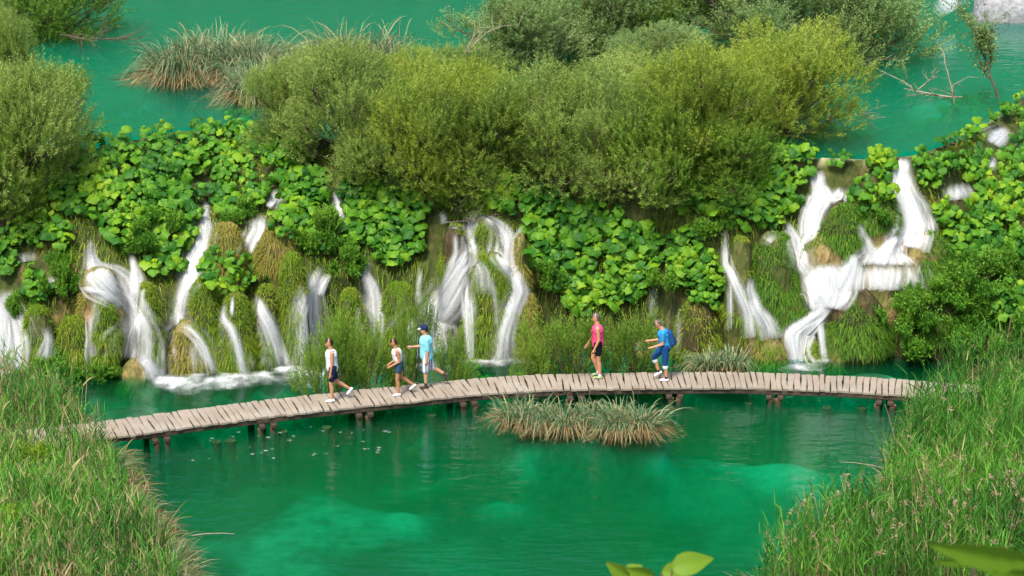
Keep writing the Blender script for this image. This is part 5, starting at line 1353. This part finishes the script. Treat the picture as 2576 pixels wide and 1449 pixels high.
# ------------------------------------------------------------------ small things
def twig_mesh(name, d0, L, r, seed, kids=5, depth=2, curve=0.25, spread=0.9, up=0.0, leaves=None):
    rg = np.random.default_rng(seed); acc = Acc(); tips = []
    def go(p, d, L, r, lev):
        n = 6; pts = [p]; dd_ = d.copy()
        for k in range(n - 1):
            dd_ = norm(dd_ + rg.normal(size=3) * curve * 0.5 + np.array([0, 0, up * 0.15])); pts.append(pts[-1] + dd_ * L / (n - 1))
        pts = np.array(pts); acc.add(*tube(pts, np.linspace(r, r * 0.3, n), 5 if lev == 0 else 4))
        tips.append((pts, lev))
        if lev < depth:
            for k in range(kids):
                i = rg.integers(1, n); nd = norm(d + rg.normal(size=3) * spread + np.array([0, 0, up]))
                go(pts[i], nd, L * rg.uniform(.35, .65), r * 0.5, lev + 1)
    go(np.zeros(3), norm(np.array(d0, float)), L, r, 0)
    return acc, tips
def dead_branch(u, v, z, d0, L, r, seed, label, mat='bark_pale', **kw):
    p = P(u, v, z); acc, _ = twig_mesh('dead_branch', d0, L, r, seed, **kw)
    return tag(obj('dead_branch', acc.mesh('dead_branch', True), M[mat], None, p), label, 'branch')
dead_branch(2400, 262, ZU - 0.1, (-.15, 0, 1), 1.3, .035, 1, 'bare ochre branch standing in the shallows at upper right', kids=4)
dead_branch(2420, 245, ZU - 0.05, (-1, -.2, .12), 1.9, .04, 2, 'ochre driftwood lying on the shoal at upper right', kids=5, spread=.6)
dead_branch(2310, 225, ZU - 0.05, (.5, -.1, .7), 0.8, .025, 3, 'short ochre twig on the shoal left of the driftwood', kids=4)
dead_branch(2085, 292, ZU + 0.2, (1, -.2, .02), 1.1, .03, 4, 'pale dead twigs reaching over the upper lake under the right willow', kids=6, spread=.5)
dead_branch(2050, 140, ZU + 0.3, (1, -.1, -.05), 1.7, .03, 5, 'tan drooping twigs at the end of the back willow row', kids=7, spread=.4)
dead_branch(230, 95, ZU + 0.25, (1, -.2, .12), 1.5, .03, 6, 'brown drooping twigs below the tree in the top left corner', 'bark', kids=8, spread=.5)
dead_branch(150, 88, ZU + 0.3, (1, -.3, .05), 1.4, .03, 7, 'brown twigs close to the water in the top left corner', 'bark', kids=8, spread=.5)
dead_branch(1085, 225, ZU + 0.2, (.75, 0, .75), 2.6, .035, 8, 'long pale leaning branch above the olive willows', kids=4, spread=.5, curve=.12)
h0 = hits([1120], [560])[0]
acc, _ = twig_mesh('dead_branch', (.7, -.4, .35), 1.5, .02, 9, kids=7, spread=.6)
tag(obj('dead_branch', acc.mesh('dead_branch', True), M['bark_pale'], None, h0), 'bare grey twigs hanging over the top of the central fall', 'branch')
# sapling on the right lake edge
pb = P(2512, 246, ZU)
acc, tips = twig_mesh('trunk', (-.42, 0, .9), 2.1, .04, 12, kids=8, spread=.45, up=.35, depth=2, curve=.15)
sap = thing('sapling', 'slender leaning sapling with sparse leaves at the upper right lake edge', 'tree', pb)
obj('trunk', acc.mesh('trunk', True), M['bark'], sap)
pp = np.concatenate([t[2:] for t, lev in tips if lev > 0]); pp = np.repeat(pp, 9, 0) + RNG.normal(size=(len(pp) * 9, 3)) * 0.07
V, F, vr = leaf_quads(pp, RNG.normal(size=pp.shape) + np.array([0, 0, .5]), 0.10, 0.04)
obj('crown', mesh_np('crown', V, F, vr), M['willow_grey'], sap)
# grey stone at the top right corner
def stone(u, v, z, rx, ry, rz, label, seed):
    p = P(u, v, z); a = np.linspace(0, 2 * math.pi, 28, endpoint=False); q = np.linspace(-0.5, 1, 14) * math.pi / 2
    A, Q = np.meshgrid(a, q)
    r = 1 + 0.16 * vnoise(np.cos(A) * 2.2 + seed, np.sin(A) * 2.2 + Q * 2, seed) + 0.06 * vnoise(A * 5, Q * 6, seed + 1)
    c, s_ = np.cos(Q) ** 0.55, np.sign(np.sin(Q)) * np.abs(np.sin(Q)) ** 0.7
    V = np.stack([np.sign(np.cos(A)) * np.abs(np.cos(A)) ** .7 * c * rx * r, np.sign(np.sin(A)) * np.abs(np.sin(A)) ** .7 * c * ry * r, s_ * rz * r], -1)
    return tag(obj('stone_block', mesh_np('stone_block', V, grid_faces(14, 28, True), smooth=True), M['stone'], None, p), label, 'rock')
stone(2545, 40, ZU, 1.55, 1.3, 1.15, 'large pale grey stone block in the top right corner', 3)
# dry reed stem lying on the pool
p = P(482, 1347, 0.03); q = P(590, 1343, 0.03) - p
V, F = tube([np.zeros(3), q * .35 + [0, 0, .03], q * .7 + [0, 0, .03], q], [.014, .012, .010, .006], 6)
tag(obj('reed_stem', mesh_np('reed_stem', V, F, smooth=True), M['bark_pale'], None, p), 'dry tan reed stem lying on the pool beside the left reeds', 'reed')
for u, v, dx, dz, L, lab in ((2235, 1180, -.9, .25, 1.3, 'dry reed stalk leaning over the water from the right bank, upper one'), (2215, 1262, -1, .2, 1.3, 'dry reed stalk leaning over the water from the right bank, lower one'), (2255, 1120, -.35, 1.2, 1.3, 'bent dry reed standing up at the edge of the right bank')):
    p = P(u, v, 0.05); d_ = norm(np.array([dx, -.1, dz]))
    V, F = tube([np.zeros(3), d_ * L * .35, d_ * L * .7 - [0, 0, .03], d_ * L - [0, 0, .10]], [.014, .012, .010, .006], 6)
    tag(obj('reed_stem', mesh_np('reed_stem', V, F, smooth=True), M['bark_pale'], None, p), lab, 'reed')
# yellow-green shrub in the lower left corner
put('leafy_shrub', H_P, M['fresh'], 35, 1440, 190, 150, 'yellow-green shrub in the lower left corner', 45.6, 'shrub', 0.75, 0.85)
put('leafy_shrub', H_P, M['fresh'], 60, 1270, 150, 130, 'small yellow-green shrub among the left reeds', 49.0, 'shrub', 0.75, 0.85)

# leaves of a shrub on the slope just below the viewpoint
def broad_leaf(L, W, curl, seed):
    n, m = 13, 7; t = np.linspace(0, 1, n); c = np.linspace(-1, 1, m)
    w = W / 2 * np.sin(np.pi * np.clip(t, 0, 1) ** 0.8) ** 0.8 * (1 - 0.25 * t)
    w = w + 0.004 * np.abs(np.sin(t * 34)) * (w > 0.004)
    X_ = np.broadcast_to((t * L)[:, None], (n, m)); Y_ = w[:, None] * c[None]
    Z_ = -curl * L * (t ** 2)[:, None] + 0.25 * np.abs(Y_) - 0.004 * np.cos(t * 40)[:, None] * np.abs(c)[None]
    return mesh_np('leaf', np.stack([X_, Y_, Z_], -1), grid_faces(n, m), np.full((n - 1) * (m - 1), 0.5), smooth=True)
M['near_leaf'] = leaf_mat('near_leaf', [(0.0, (0.14, 0.26, 0.02)), (1.0, (0.22, 0.36, 0.025))], 0.45)
M['near_leaf_dark'] = leaf_mat('near_leaf_dark', [(0.0, (0.11, 0.23, 0.015)), (1.0, (0.16, 0.30, 0.02))], 0.35)
def near_shrub(label, depth, foot_u, specs, mat):
    d = rays(foot_u, 1500.0); x0 = d[0] / d[1] * depth
    g = float(terrain(np.array([x0]), np.array([depth]))[0])
    root = thing('shrub', label, 'shrub', (x0, depth, g))
    acc = Acc()
    for k, (u, v, ang, L, W, curl, roll, pitch) in enumerate(specs):
        d = rays(u, v); p = d * (depth + 0.1 * k) / d[1] + np.array([0, 0, CAM_H])
        me = broad_leaf(L, W, curl, k); o = obj('leaf', me, mat, root, p - np.array([x0, depth, g]))
        o.rotation_euler = (Matrix.Rotation(-R(ang), 4, 'Y') @ Matrix.Rotation(R(pitch), 4, 'X') @ Matrix.Rotation(R(roll), 4, 'X')).to_euler()
        q = p - np.array([x0, depth, g]); acc.add(*tube([np.zeros(3), q * np.array([.3, .3, .5]), q * np.array([.8, .9, .88]), q], [.02, .012, .006, .003], 5))
    obj('stem', acc.mesh('stem', True), M['bark'], root)
near_shrub('out-of-focus leafy twig poking into the bottom edge of the picture', 6.0, 1690,
           [(1690, 1432, 22, .125, .072, .55, 0, 55), (1664, 1440, 5, .10, .055, .5, 0, 60), (1645, 1446, 170, .09, .05, .1, 0, 75), (1585, 1450, 150, .09, .055, .1, 0, 75), (1575, 1449, 40, .06, .05, .3, 0, 55)], M['near_leaf'])
near_shrub('blurred dark leaf close to the camera at the lower right edge', 3.2, 2600,
           [(2600, 1412, 174, .17, .052, .10, 0, 72), (2450, 1408, 184, .075, .014, .03, 0, 72), (2600, 1448, 178, .08, .04, .1, 0, 72)], M['near_leaf_dark'])

# things that come in numbers share a group
GROUPS = {'butterbur_plant': 'butterbur clumps on the cliff', 'willow_bush': 'willows around the lakes', 'waterfall': 'waterfalls down the tufa cliff', 'tufa_mound': 'grassy tufa mounds of the cliff',
          'leafy_shrub': 'low leafy shrubs', 'post_stump': 'drowned stumps beside the boardwalk', 'person': 'people walking on the boardwalk', 'dead_branch': 'bare branches at the lakes', 'sedge_tussock': 'sedge tussocks', 'reed_stem': 'dry reed stems at the pool edge'}
for o in list(COL.objects):
    if o.parent is None and o.get('category') and o.name.split('.')[0] in GROUPS: o['group'] = GROUPS[o.name.split('.')[0]]
